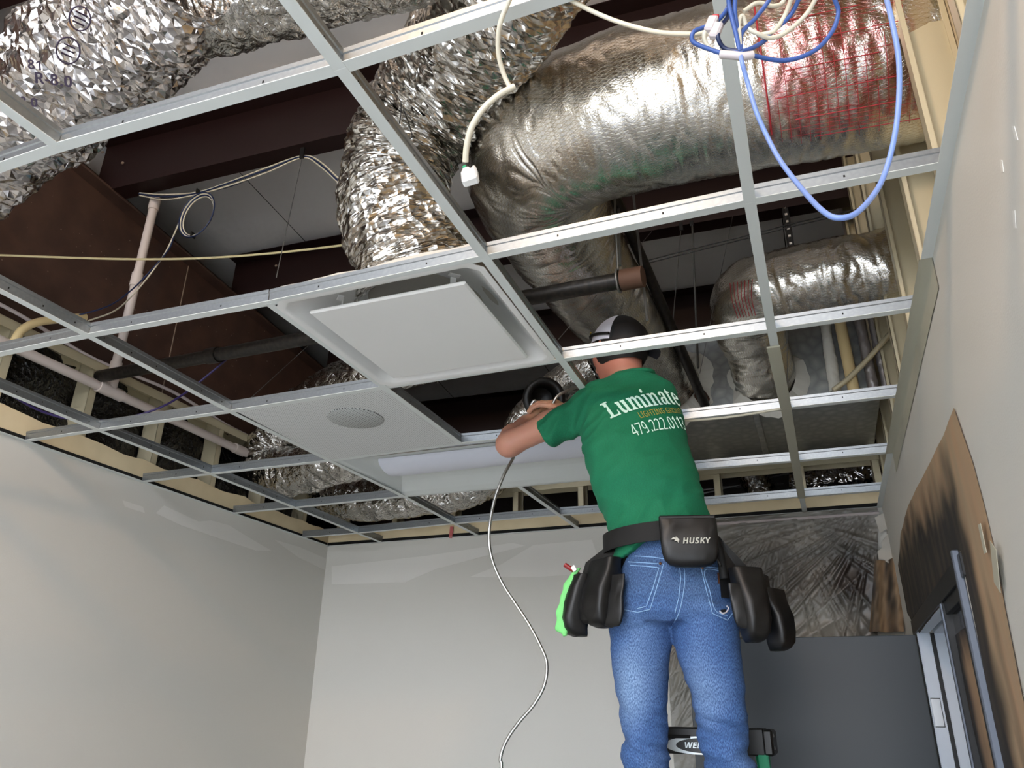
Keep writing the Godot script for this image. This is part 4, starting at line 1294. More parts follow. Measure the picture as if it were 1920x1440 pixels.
func doorway() -> void:
	# hollow metal frame in the right wall: door opening (depth 1.97-2.83) and sidelight (1.47-1.92)
	var o := thing("door_1", "dark grey door standing open in its half painted metal frame", "door", V(2.8, 0, -2.83), "", "structure")
	var b := slab(1.89, 2.79, 0.01, 2.085, 2.785, 2.83, null, 0.002)
	var leaf := put("leaf", b, M.door_dark, o)
	b = slab(2.796, 2.81, 1.745, 1.835, 2.79, 2.827, null, 0.001)
	# far jamb: two faces of bare primer with the stop between them
	b = slab(2.80, 2.848, 0, 2.095, 2.832, 2.88, null, 0.001)
	put("jamb", b, M.jamb_primer, o)
	b = slab(2.8485, 2.862, 0, 2.095, 2.828, 2.88)
	put("door_stop", b, M.frame_dark, o)
	b = slab(2.862, 2.955, 0, 2.095, 2.832, 2.88, null, 0.001)
	put("jamb", b, M.jamb_primer, o)
	var hb := slab(2.806, 2.838, 1.752, 1.852, 2.8305, 2.833, null, 0.0005)
	put("hinge_plate", hb, M.alu, o)
	b = slab(2.8055, 2.8385, 1.852, 1.854, 2.830, 2.8335)
	slab(2.8055, 2.8385, 1.750, 1.752, 2.830, 2.8335, b)
	slab(2.838, 2.8395, 1.750, 1.854, 2.830, 2.8335, b)
	put("hinge_groove", b, M.dark_slot, o)
	b = slab(2.80, 2.845, 2.095, 2.135, 1.92, 2.88, null, 0.001)
	slab(2.86, 2.955, 2.095, 2.135, 1.92, 2.88, b, 0.001)
	put("header_soffit", b, M.jamb_primer, o)
	b = slab(2.792, 2.80, 2.095, 2.15, 1.40, 2.90, null, 0.001)
	slab(2.80, 2.955, 2.06, 2.135, 1.45, 1.92, b, 0.001)
	put("header", b, M.frame_dark, o)
	b = slab(2.792, 2.955, 0, 2.10, 1.90, 1.945, null, 0.001)
	put("mullion", b, M.frame_dark, o)
	b = slab(2.789, 2.793, 0, 2.09, 1.915, 1.921, null, 0.001)
	slab(2.787, 2.793, 0, 2.09, 1.885, 1.897, b, 0.001)
	put("mullion_bead", b, M.rail_alu, o)
	o = thing("window_1", "sidelight beside the door, its pane covered by brown masking paper", "window", V(2.8, 0, -1.7), "", "structure")
	b = slab(2.816, 2.822, 0.05, 2.06, 1.47, 1.90)
	put("pane", b, M.glass_tint, o)
	b = MB.new()
	var ps := []
	var cs := []
	for j in 40:
		for k in 12:
			var y := 0.1 + 1.90 * j / 39.0
			var d := 1.49 + 0.40 * k / 11.0
			ps.append(V(2.811 + 0.002 * noise.get_noise_2d(y * 4.0, d * 20.0), y, -d))
			var dirt := clampf(smoothstep(1.90, 2.02, y) + smoothstep(1.76, 1.86, d) + 0.3 * noise.get_noise_2d(y * 6.0, d * 9.0), 0.0, 1.0)
			cs.append(Color(0.40, 0.26, 0.16).lerp(Color(0.02, 0.022, 0.024), dirt))
	b.grid(ps, 12, 40, false, Vector2.ONE, cs)
	b.colored = true
	put("masking_paper", b, M.kraft, o)
	b = slab(2.781, 2.80, 0, 2.165, 1.44, 1.456, null, 0.003)
	put("rail", b, M.rail_alu, o)
	b = slab(2.785, 2.80, 0, 2.15, 1.456, 1.50, null, 0.002)
	slab(2.80, 2.955, 0, 2.10, 1.45, 1.475, b, 0.001)
	put("frame", b, M.frame_dark, o)
	# masking paper round the frame, darkened by overspray
	var poly := PackedVector2Array()
	for p in [V(2.795,2.417,-1.087),V(2.795,2.267,-1.027),V(2.795,2.16,-1.015),V(2.795,2.052,-1.017),V(2.795,1.962,-1.041),V(2.795,1.883,-1.053),V(2.795,1.778,-1.069),V(2.795,1.64,-1.1),V(2.795,1.623,-1.352),V(2.795,1.67,-1.448),V(2.795,2.155,-1.412),V(2.795,2.16,-1.485),V(2.795,2.093,-1.868),V(2.795,2.084,-2.71),V(2.795,2.197,-3.034),V(2.795,2.403,-3.049),V(2.795,2.471,-2.693),V(2.795,2.487,-2.307),V(2.795,2.451,-1.756),V(2.795,2.422,-1.312)]:
		poly.append(Vector2(-p.z, p.y))
	var sheet := sheet_of(poly, 0.022, func(q: Vector2) -> Array:
		var wob := 0.05 * noise.get_noise_2d(q.x * 6.0, q.y * 6.0)
		var dd := smoothstep(2.44, 2.26, q.y + wob + 0.10 * smoothstep(1.5, 2.6, q.x) * -1.0) * smoothstep(1.215, 1.33, q.x + wob * 0.6)
		dd = maxf(dd, 0.45 * smoothstep(0.05, 0.0, absf(q.x - 1.17 - 0.04 * (2.2 - q.y) + wob * 0.3)) * smoothstep(2.1, 1.95, q.y))
		dd = clampf(dd * 0.97 + 0.10 * noise.get_noise_2d(q.x * 16.0, q.y * 4.0), 0.0, 1.0)
		var c := Color(0.47, 0.30, 0.18).lerp(Color(0.40, 0.30, 0.19), 0.5 + 0.5 * noise.get_noise_2d(q.x * 14.0, q.y * 2.0))
		return [V(2.7975 - 0.0012 * noise.get_noise_2d(q.x * 4.0, q.y * 3.0), q.y, -q.x), c.lerp(Color(0.022, 0.019, 0.016), dd)])
	sheet.colored = true
	o = tag(put("masking_paper", sheet, M.kraft), "brown masking paper taped round the door frame, sprayed black near it", "masking paper")
	for q in [[V(2.788,2.046,-0.991), 0.6, Vector3(0.09, 0.006, 0.045), "beige tape strip across the outer edge of the brown masking paper, upper one"], [V(2.788,2.114,-1.053), 0.1, Vector3(0.06, 0.006, 0.028), "beige tape strip on the brown masking paper, just above the slanting one"]]:
		b = MB.new()
		b.box(q[0], Vector3(0.0012, q[2].x, q[2].z), Basis(Vector3.RIGHT, q[1]), 0.0003)
		tag(put("tape_strip", b, M.tape), q[3], "tape")
	# plastic sheeting over the back wall
	var anchors := [[V(2.336,2.74,-3.33), 1.0], [V(2.777,2.738,-3.33), 1.3], [V(1.966,2.731,-3.33), 0.5], [V(1.646,1.666,-3.33), 0.9]]
	b = MB.new()
	ps = []
	cs = []
	for j in 260:
		for k in 150:
			var y := 0.75 + 1.985 * j / 259.0
			var x := 1.70 + lerpf(0.985, 1.075, clampf((y - 2.16) / 0.55, 0.0, 1.0)) * k / 149.0
			var p := V(x, y, -3.335)
			var h := 0.0
			for a in anchors:
				var e: Vector3 = p - a[0]
				var ang := atan2(e.y, e.x)
				var l := e.length()
				var nn := 1.0 - absf(noise.get_noise_2d(ang * 6.5 + a[0].x * 7.0, l * 0.35))
				h = maxf(h, a[1] * 0.030 * pow(nn, 7.0) * clampf(l * 2.0, 0.05, 1.0) * exp(-l * 1.3))
			h += 0.006 * noise.get_noise_2d(x * 2.5 + y * 2.0, (x - y) * 7.0)
			ps.append(p + Vector3(0, 0, h))
			var spray := clampf(0.62 * blob(Vector2(x, y), Vector2(2.174,2.405), Vector2(0.60, 0.42)) + 0.9 * blob(Vector2(x, y), Vector2(2.643,2.409), Vector2(0.22, 0.5)) + 0.35 * smoothstep(2.6, 2.3, y) + 0.12 * noise.get_noise_2d((x + y) * 2.0, (x - y) * 9.0) - 0.9 * blob(Vector2(x, y), Vector2(2.449,2.217), Vector2(0.34, 0.17)) - 0.8 * smoothstep(2.1, 1.9, y), 0.0, 1.0)
			cs.append(Color(0.27, 0.255, 0.225).lerp(Color(0.04, 0.035, 0.03), spray))
	b.grid(ps, 150, 260, false, Vector2.ONE, cs)
	b.colored = true
	tag(put("plastic_sheeting", b, M.sheeting), "creased plastic sheeting taped over the back wall behind the door, sprayed dark", "plastic sheet")
	b = MB.new()
	ps = []
	for j in 6:
		for k in 60:
			var x := 1.72 + 1.06 * k / 59.0
			ps.append(V(x, 2.70 + 0.006 * j, -3.33 + 0.02 * sin(j * 1.2) * (0.6 + 0.6 * absf(noise.get_noise_2d(x * 20.0, j)))))
	b.grid(ps, 60, 6)
	tag(put("sheeting_hem", b, M.clear_film), "rolled upper hem of the plastic sheeting below the ceiling", "plastic sheet")
	# torn paper and kraft strips in the corner
	o = thing("masking_strip", "torn white paper bunched in the corner right of the plastic sheeting", "masking paper", V(2.798,2.528,-3.33))
	for q in [[V(2.757,2.686,-3.33),V(2.819,2.713,-3.33),V(2.826,2.642,-3.33),V(2.768,2.607,-3.33)], [V(2.764,2.556,-3.31),V(2.821,2.623,-3.3),V(2.852,2.591,-3.28),V(2.839,2.491,-3.28),V(2.799,2.44,-3.29),V(2.768,2.468,-3.3)], [V(2.796,2.64,-3.31),V(2.821,2.677,-3.31),V(2.836,2.559,-3.27),V(2.807,2.491,-3.27)], [V(2.741,2.517,-3.31),V(2.785,2.548,-3.3),V(2.779,2.471,-3.29),V(2.742,2.48,-3.3)]]:
		b = MB.new()
		b.poly(q, Vector3(-0.2, 0.0, 1).normalized())
		var back := []
		for p in q:
			back.append(p + Vector3(0, 0, -0.003))
		b.poly(back, Vector3(0, 0, -1))
		put("scrap", b, M.torn_paper, o)
	b = MB.new()
	ps = []
	cs = []
	for j in 30:
		for k in 16:
			var t := j / 29.0
			var s := k / 15.0
			var p: Vector3 = V(2.648,2.149,-3.3).lerp(V(2.792,2.144,-3.28), s).lerp(V(2.722,2.471,-3.3).lerp(V(2.831,2.474,-3.27), s), t)
			ps.append(p + Vector3(0, 0, 0.022 * sin(s * 9.0 + t) + 0.01 * noise.get_noise_2d(s * 5.0, t * 5.0)))
			cs.append(Color(0.32, 0.21, 0.12).lerp(Color(0.04, 0.035, 0.03), clampf(0.45 + 0.8 * sin(s * 11.0 + t * 2.0) * 0.5 + 0.3 * noise.get_noise_2d(s * 7.0, t * 3.0), 0.0, 1.0)))
	b.grid(ps, 16, 30, false, Vector2.ONE, cs)
	b.colored = true
	tag(put("masking_paper", b, M.kraft), "crumpled brown paper strip hanging beside the plastic sheeting in the corner", "masking paper")
	# film and tape along the top of the right wall, near the corner
	b = MB.new()
	ps = []
	for j in 5:
		for k in 70:
			var d := 0.96 + 1.5 * k / 69.0
			ps.append(V(2.7985 - 0.0015 * absf(noise.get_noise_2d(d * 8.0, j * 0.8)) - (0.026 if j == 0 else 0.0), 2.7385 if j < 2 else 2.7385 - 0.026 * (j - 1), -d))
	b.grid(ps, 70, 5)
	tag(put("masking_film", b, M.tape), "greenish masking film folded over the right wall angle", "masking film")

func sheet_of(poly: PackedVector2Array, step: float, at: Callable) -> MB:
	# fills a polygon with a fine grid clipped to its outline; at(q) gives [point, colour]
	var b := MB.new()
	var lo := poly[0]
	var hi := poly[0]
	for p in poly:
		lo = lo.min(p)
		hi = hi.max(p)
	var x := lo.x
	while x < hi.x:
		var y := lo.y
		while y < hi.y:
			var cell := PackedVector2Array([Vector2(x, y), Vector2(x + step, y), Vector2(x + step, y + step), Vector2(x, y + step)])
			for piece in Geometry2D.intersect_polygons(cell, poly):
				var f := b.v.size()
				for q in piece:
					var r: Array = at.call(q)
					b.vert(r[0], Vector3(-1, 0, 0), q, r[1])
				for k in range(1, piece.size() - 1):
					b.t(f, f + k, f + k + 1)
			y += step
		x += step
	return b

# ---------------------------------------------------------------- ladder
func ladder() -> void:
	var o := thing("step_ladder", "green step ladder with a black top cap, behind the worker's knees", "ladder", V(2.09, 0, -1.6))
	var xr := 2.285
	var xl := 1.885
	var yt := 1.742
	var yb := 1.672
	var xm := (xl + xr) / 2
	var b := MB.new()
	b.box(V(xm - 0.008, (yt + yb) / 2, -1.735), Vector3(xr - xl - 0.03, yt - yb, 0.15), Basis(), 0.004)
	b.box(V(xr - 0.014, (yt + yb) / 2 - 0.001, -1.735), Vector3(0.028, yt - yb - 0.002, 0.156), Basis(), 0.006)
	b.box(V(xl + 0.006, (yt + yb) / 2 - 0.001, -1.735), Vector3(0.028, yt - yb - 0.002, 0.156), Basis(), 0.006)
	put("top_cap", b, M.ladder_black, o)
	b = MB.new()
	b.box(V(xl + 0.14, yt - 0.025, -1.659), Vector3(0.07, 0.009, 0.004), Basis(), 0.001)
	put("slot", b, M.dark_slot, o)
	for y in [0.018, 0.05]:
		b = MB.new()
		b.ball(V(xr + 0.0005, yt - y, -1.69), Vector3(0.002, 0.005, 0.005), Basis(), 10, 6)
		put("rivet", b, M.alu, o)
	# oval emblem, thicker at the left tip
	b = MB.new()
	var ps := []
	for j in 2:
		for k in 49:
			var w := TAU * k / 48
			var r := 1.0 if j == 0 else 0.84
			ps.append(V(xm + 0.003 + 0.103 * cos(w) * (1.0 if j == 0 else 0.80) + (0.0 if j == 0 else 0.012), (yt + yb) / 2 - 0.012 + 0.0235 * sin(w) * r, -1.6585))
	b.grid(ps, 49, 2)
	put("emblem", b, M.silver_print, o)
	lettering("emblem_text", "WERNER", 0.021, "Droid Sans", M.silver_print, Transform3D(Basis(), V(xm + 0.006, (yt + yb) / 2 - 0.012, -1.6585)), o, null, 700, 1.15, 0.2)
	for s in [-1.0, 1.0]:
		for fr in 2:
			b = MB.new()
			var top := V(xm + s * (0.180 if fr == 0 else 0.165), yb + 0.01, -1.70 if fr == 0 else -1.78)
			var low := V(xm + s * (0.27 if fr == 0 else 0.24), 0.02, -1.16 if fr == 0 else -2.32)
			var d := (low - top).normalized()
			var x := Vector3.RIGHT
			var z := x.cross(d).normalized()
			var bs := Basis(z.cross(d).normalized() * -1.0, d, z).orthonormalized()
			var m := (top + low) / 2
			var l := (low - top).length()
			b.box(m + bs.x * 0.0, Vector3(0.004, l, 0.07 if fr == 0 else 0.05), bs)
			for q in [-1.0, 1.0]:
				b.box(m + bs.z * q * (0.033 if fr == 0 else 0.023) - bs.x * s * 0.012 * signf(bs.x.x), Vector3(0.026, l, 0.004), bs)
			put("rail", b, M.ladder_green, o)
			b = MB.new()
			b.box(low + Vector3.DOWN * 0.008, Vector3(0.04, 0.024, 0.08), Basis(), 0.004)
			put("foot", b, M.ladder_black, o)
	for k in 5:
		var y := 0.29 + 0.295 * k
		var t := (yb - y) / (yb - 0.02)
		var w := 2.0 * lerpf(0.180, 0.27, t) - 0.01
		b = MB.new()
		b.box(V(xm, y, lerpf(-1.70, -1.16, t)), Vector3(w, 0.024, 0.078), Basis(), 0.003)
		put("step", b, M.alu, o)
		b = MB.new()
		var w2 := 2.0 * lerpf(0.165, 0.24, t) - 0.01
		b.box(V(xm, y, lerpf(-1.78, -2.32, t)), Vector3(w2, 0.02, 0.02), Basis(), 0.002)
		put("rear_bar", b, M.alu, o)

# ---------------------------------------------------------------- implicit surfaces for the figure
class Field:
	var a := PackedVector3Array()
	var ba := PackedVector3Array()
	var il := PackedFloat32Array()
	var r0 := PackedFloat32Array()
	var r1 := PackedFloat32Array()
	var kk := PackedFloat32Array()
	var lofts := []
	var ells := []
	var wrinkle = null
	func cap(p: Vector3, q: Vector3, ra: float, rb: float, k := 0.02) -> void:
		a.append(p); ba.append(q - p); il.append(1.0 / maxf((q - p).length_squared(), 1e-9)); r0.append(ra); r1.append(rb); kk.append(k)
	func chain(ps: Array, rs: Array, k := 0.02) -> void:
		for j in ps.size() - 1:
			cap(ps[j], ps[j + 1], rs[j], rs[j + 1], k)
	func loft(secs: Array, k := 0.03) -> void:
		# each section: [centre, half width, half depth, turn in degrees], heights falling
		lofts.append([secs, k])
	func ell(c: Vector3, bs: Basis, r: Vector3, k := 0.02) -> void:
		ells.append([c, bs.inverse(), r, k])
	func d(p: Vector3) -> float:
		var best := 1e3
		for l in lofts:
			var v := Field.loft_d(l[0], p)
			best = Field.smin(best, v, l[1])
		for e in ells:
			var q: Vector3 = e[1] * (p - e[0])
			var k0: float = (q / e[2]).length()
			var k1: float = (q / (e[2] * e[2])).length()
			best = Field.smin(best, k0 * (k0 - 1.0) / maxf(k1, 1e-6), e[3])
		for j in a.size():
			var pa := p - a[j]
			var h := clampf(pa.dot(ba[j]) * il[j], 0.0, 1.0)
			var v := (pa - ba[j] * h).length() - lerpf(r0[j], r1[j], h)
			var k := kk[j]
			if v < best + k:
				var g := maxf(k - absf(best - v), 0.0) / k
				best = minf(best, v) - g * g * k * 0.25
		if wrinkle != null and absf(best) < 0.03:
			best = wrinkle.call(p, best)
		return best
	static func smin(x: float, y: float, k: float) -> float:
		var g := maxf(k - absf(x - y), 0.0) / k
		return minf(x, y) - g * g * k * 0.25
	static func loft_d(s: Array, p: Vector3) -> float:
		var j := 0
		while j < s.size() - 2 and p.y < s[j + 1][0].y:
			j += 1
		var t := clampf((s[j][0].y - p.y) / maxf(s[j][0].y - s[j + 1][0].y, 1e-5), 0.0, 1.0)
		var c: Vector3 = s[j][0].lerp(s[j + 1][0], t)
		var x := lerpf(s[j][1], s[j + 1][1], t)
		var z := lerpf(s[j][2], s[j + 1][2], t)
		var w := deg_to_rad(lerpf(s[j][3], s[j + 1][3], t))
		var q := p - c
		var lx := q.x * cos(w) - q.z * sin(w)
		var lz := q.x * sin(w) + q.z * cos(w)
		var k0 := Vector2(lx / x, lz / z).length()
		var k1 := Vector2(lx / (x * x), lz / (z * z)).length()
		var v := k0 * (k0 - 1.0) / maxf(k1, 1e-6) if k0 > 0.05 else -minf(x, z)
		var dy := maxf(p.y - s[0][0].y, s[-1][0].y - p.y)
		if dy > 0.0:
			return Vector2(maxf(v, 0.0), dy).length()
		return maxf(v, dy)
	func hit(p: Vector3, dir: Vector3) -> Vector3:
		for k in 60:
			var v := d(p)
			if v < 0.0004:
				break
			p += dir * clampf(v * 0.8, 0.0006, 0.05)
		return p

func skin_field(f: Field, lo: Vector3, hi: Vector3, c: float, b: MB, paint = null, keep = null) -> void:
	# surface nets: one vertex in each cell the surface crosses, one quad round each crossed edge
	var n := Vector3i(((hi - lo) / c).ceil()) + Vector3i.ONE * 2
	var val := PackedFloat32Array()
	val.resize(n.x * n.y * n.z)
	val.fill(1.0)
	var sy := n.x
	var sz := n.x * n.y
	var B := 6
	var near := []
	var half := c * B * 0.5
	for bz in range(0, n.z, B):
		for by in range(0, n.y, B):
			for bx in range(0, n.x, B):
				var v := f.d(lo + Vector3(bx, by, bz) * c + Vector3.ONE * half)
				var far := absf(v) > half * 2.3 + 0.012
				for z in range(bz, mini(bz + B, n.z)):
					for y in range(by, mini(by + B, n.y)):
						var at := z * sz + y * sy
						if far:
							if v < 0.0:
								for x in range(bx, mini(bx + B, n.x)):
									val[at + x] = -1.0
						else:
							for x in range(bx, mini(bx + B, n.x)):
								val[at + x] = f.d(lo + Vector3(x, y, z) * c)
				if not far:
					near.append(Vector3i(bx, by, bz))
	var index := {}
	var offs := [0, 1, sy, sy + 1, sz, sz + 1, sz + sy, sz + sy + 1]
	var corner := [Vector3(0, 0, 0), Vector3(1, 0, 0), Vector3(0, 1, 0), Vector3(1, 1, 0), Vector3(0, 0, 1), Vector3(1, 0, 1), Vector3(0, 1, 1), Vector3(1, 1, 1)]
	var edges := [[0, 1], [2, 3], [4, 5], [6, 7], [0, 2], [1, 3], [4, 6], [5, 7], [0, 4], [1, 5], [2, 6], [3, 7]]
	var todo := {}
	for q in near:
		for dz in [-1, 0]:
			for dy in [-1, 0]:
				for dx in [-1, 0]:
					todo[q + Vector3i(dx, dy, dz) * B] = true
	for q in todo:
		for z in range(maxi(q.z, 0), mini(q.z + B, n.z - 1)):
			for y in range(maxi(q.y, 0), mini(q.y + B, n.y - 1)):
				for x in range(maxi(q.x, 0), mini(q.x + B, n.x - 1)):
					var at: int = z * sz + y * sy + x
					var s := val[at] < 0.0
					var mixed := false
					for k in range(1, 8):
						if (val[at + offs[k]] < 0.0) != s:
							mixed = true
							break
					if not mixed:
						continue
					var sum := Vector3.ZERO
					var cnt := 0
					var g := Vector3.ZERO
					for e in edges:
						var v0 := val[at + offs[e[0]]]
						var v1 := val[at + offs[e[1]]]
						if (v0 < 0.0) != (v1 < 0.0):
							sum += corner[e[0]].lerp(corner[e[1]], v0 / (v0 - v1))
							cnt += 1
						g += (corner[e[1]] - corner[e[0]]) * (v1 - v0)
					var p := lo + (Vector3(x, y, z) + sum / cnt) * c
					index[at] = b.vert(p, g.normalized(), Vector2.ZERO, paint.call(p) if paint != null else Color.WHITE)
	for at in index:
		var x: int = at % n.x
		var y: int = (at / sy) % n.y
		var z: int = at / sz
		if x < 1 or y < 1 or z < 1:
			continue
		var s := val[at] < 0.0
		for ax in 3:
			var st: int = [1, sy, sz][ax]
			if (val[at + st] < 0.0) == s:
				continue
			var o1: int = [sy, sz, 1][ax]
			var o2: int = [sz, 1, sy][ax]
			var i0 = index.get(at)
			var i1 = index.get(at - o1)
			var i2 = index.get(at - o1 - o2)
			var i3 = index.get(at - o2)
			if i1 == null or i2 == null or i3 == null:
				continue
			b.t(i0, i1, i2)
			b.t(i0, i2, i3)

# ---------------------------------------------------------------- the worker
var shirt_f: Field
var jeans_f: Field

func finger_chain(f: Field, base: Vector3, dir: Vector3, bend_axis: Vector3, lens: Array, rad: float, bends: Array) -> void:
	var p := base
	var d := dir
	for k in 3:
		d = d.rotated(bend_axis, bends[k])
		var q: Vector3 = p + d * lens[k]
		f.cap(p, q, rad * (1.0 - 0.08 * k), rad * (0.92 - 0.08 * k), 0.004)
		p = q

func hand(f: Field, wrist: Vector3, fwd: Vector3, back: Vector3, side: float, curl: float) -> void:
	# back = normal of the back of the hand; side = +1 when the thumb lies on fwd x back
	fwd = fwd.normalized()
	var lat := fwd.cross(back).normalized() * side
	back = (lat * side).cross(fwd).normalized()
	if back.dot(lat.cross(fwd)) < 0.0 and side > 0.0:
		pass
	var axis := fwd.cross(-back).normalized()
	var lens := [[0.042, 0.026, 0.020], [0.046, 0.030, 0.021], [0.043, 0.028, 0.021], [0.033, 0.021, 0.018]]
	for k in 4:
		var off := (1.5 - k) * 0.019
		var kn: Vector3 = wrist + fwd * [0.088, 0.092, 0.087, 0.078][k] + lat * off
		f.cap(wrist + lat * off * 0.55, kn, 0.0145, 0.0115, 0.012)
		finger_chain(f, kn, (fwd + lat * (1.5 - k) * 0.05).normalized(), axis, lens[k], 0.0088, [curl * (0.6 + 0.08 * k), curl * (0.9 + 0.05 * k), curl * 0.6])
	var tb := wrist + fwd * 0.022 + lat * 0.026
	var td := (fwd * 0.72 + lat * 0.62 - back * 0.35).normalized()
	f.cap(wrist + fwd * 0.02 + lat * 0.012, tb + td * 0.022, 0.016, 0.0125, 0.012)
	finger_chain(f, tb + td * 0.022, td, lat.cross(fwd).normalized() * 1.0, [0.034, 0.028, 0.001], 0.0098, [0.25, -0.35, 0.0])

func worker() -> void:
	var cam := Vector3(2.4594,1.7578,0.7891)
	var o := thing("person", "worker in green printed T-shirt, blue jeans and backward cap reaching up from a ladder", "person", V(2.06, 1.18, -1.47))
	# ---- shirt
	var sh := Field.new()
	shirt_f = sh
	sh.loft([[V(1.965,2.811,-1.56), 0.075, 0.065, 30], [V(1.961,2.767,-1.545), 0.125, 0.085, 30], [V(1.964,2.715,-1.53), 0.160, 0.108, 29], [V(1.973,2.623,-1.5), 0.166, 0.120, 27], [V(1.985,2.524,-1.47), 0.168, 0.122, 24], [V(2.012,2.42,-1.445), 0.163, 0.120, 20], [V(2.035,2.333,-1.43), 0.154, 0.118, 17], [V(2.055,2.26,-1.425), 0.146, 0.118, 15], [V(2.069,2.149,-1.425), 0.156, 0.126, 14]], 0.03)
	sh.cap(V(1.867,2.707,-1.475), V(1.748,2.642,-1.475), 0.058, 0.053, 0.05)
	sh.cap(V(1.748,2.642,-1.475), V(1.688,2.619,-1.485), 0.053, 0.051, 0.02)
	sh.cap(V(2.046,2.75,-1.6), V(2.046,2.717,-1.68), 0.056, 0.054, 0.05)
	sh.cap(V(2.046,2.717,-1.68), V(1.991,2.703,-1.76), 0.054, 0.05, 0.02)
	var hip: Vector3 = V(2.07,2.16,-1.425)
	var cuff: Vector3 = V(1.688,2.619,-1.485)
	var cdir: Vector3 = (V(1.748,2.642,-1.475) - cuff).normalized()
	sh.wrinkle = func(p: Vector3, v: float) -> float:
		var lx := (p.x - hip.x)
		var hem: float = hip.y + 0.052 * exp(-pow((lx + 0.015) / 0.075, 2.0)) * (1.0 if p.z > hip.z else 0.0) + 0.004 * noise.get_noise_2d(p.x * 20.0, p.z * 20.0)
		var q := p.x * 0.75 - p.y * 0.66
		var amp := 0.005 + 0.006 * smoothstep(2.45, 2.28, p.y) + 0.007 * smoothstep(2.02, 1.86, p.x) * smoothstep(2.45, 2.55, p.y)
		v += amp * (absf(noise.get_noise_3d(p.x * 5.0 + p.y * 4.0, (p.y - p.x * 0.7) * 13.0, p.z * 6.0)) - 0.3)
		v += 0.003 * noise.get_noise_3d(p.x * 14.0, p.y * 8.0, q * 14.0)
		v = -Field.smin(-v, p.y - hem, 0.010)
		v = -Field.smin(-v, 0.006 - (cuff - p).dot(cdir), 0.010)
		return v
	var b := MB.new()
	skin_field(sh, V(1.55, 2.12, -1.86), V(2.30, 2.95, -1.26), 0.0065, b)
	put("shirt", b, M.shirt, o)
	b = MB.new()
	var nk := []
	for k in 25:
		var w := TAU * k / 24.0
		nk.append(V(1.964,2.817,-1.565) + Vector3(cos(w) * 0.072, 0.010 * sin(w + 0.5), -sin(w) * 0.062))
	b.tube(nk, 0.009, 8, false)
	put("collar", b, M.shirt, o)
	# printing on the back
	var e := V(0.862, 0.36, -0.46).normalized()
	var n := V(0.47, 0.10, 0.88).normalized()
	n = (n - e * n.dot(e)).normalized()
	var up := n.cross(e).normalized()
	var stick := func(p: Vector3) -> Vector3: return sh.hit(p + n * 0.05, -n) + n * 0.003
	var mid: Vector3 = sh.hit(V(2.078,2.56,-1.2), (V(2.078,2.56,-1.2) - cam).normalized())
	var bs := Basis(e, up, n)
	lettering("print", "Luminate", 0.096, "Droid Serif", M.print_white, Transform3D(bs, mid + e * 0.012 + up * 0.026), o, stick, 700, 0.58)
	lettering("print", "LIGHTING GROUP", 0.031, "Droid Sans", M.print_gold, Transform3D(bs, mid + e * 0.040 - up * 0.031), o, stick, 400, 0.68)
	lettering("print", "479.222.0113", 0.060, "Droid Sans", M.print_white, Transform3D(bs, mid + e * 0.011 - up * 0.076), o, stick, 400, 0.57)
	# ---- jeans
	var je := Field.new()
	jeans_f = je
	je.loft([[V(2.087,2.218,-1.43), 0.138, 0.108, 13], [V(2.084,2.183,-1.43), 0.146, 0.116, 13], [V(2.082,2.13,-1.425), 0.158, 0.126, 13], [V(2.077,2.072,-1.42), 0.168, 0.132, 13], [V(2.072,2.023,-1.43), 0.170, 0.128, 13], [V(2.069,2,-1.44), 0.166, 0.115, 13]], 0.03)
	var left := [[V(1.986,2.047,-1.43), 0.085, 0.105, 13], [V(1.98,1.991,-1.435), 0.086, 0.100, 13], [V(1.974,1.907,-1.44), 0.080, 0.092, 12], [V(1.972,1.825,-1.445), 0.069, 0.082, 10], [V(1.973,1.766,-1.45), 0.061, 0.074, 8], [V(1.972,1.707,-1.46), 0.058, 0.070, 8], [V(1.967,1.642,-1.475), 0.064, 0.072, 8]]
	var right := [[V(2.162,2.042,-1.43), 0.085, 0.105, 13], [V(2.158,1.986,-1.435), 0.087, 0.100, 13], [V(2.161,1.905,-1.44), 0.082, 0.092, 14], [V(2.174,1.826,-1.445), 0.072, 0.082, 16], [V(2.177,1.768,-1.45), 0.066, 0.074, 18], [V(2.174,1.711,-1.46), 0.061, 0.070, 18], [V(2.189,1.649,-1.475), 0.065, 0.072, 18]]
	for l in [left, right]:
		var q: Vector3 = l[-1][0]
		l.append([Vector3(q.x, 1.45, q.z - 0.01), 0.062, 0.072, 8])
		l.append([Vector3(q.x, 1.245, q.z - 0.005), 0.064, 0.076, 8])
		je.loft(l, 0.022)
	je.wrinkle = func(p: Vector3, v: float) -> float:
		var knee := exp(-pow((p.y - 1.69) / 0.11, 2.0))
		var seat := exp(-pow((p.y - 2.02) / 0.03, 2.0))
		v += (0.003 + 0.016 * knee + 0.010 * seat) * (absf(noise.get_noise_3d(p.x * 5.0, p.y * 20.0 + p.x * 6.0, p.z * 5.0)) - 0.3)
		v += 0.0015 * noise.get_noise_3d(p.x * 14.0, p.y * 14.0, p.z * 14.0)
		return v
	var crotch: Vector3 = V(2.094,1.985,-1.3)
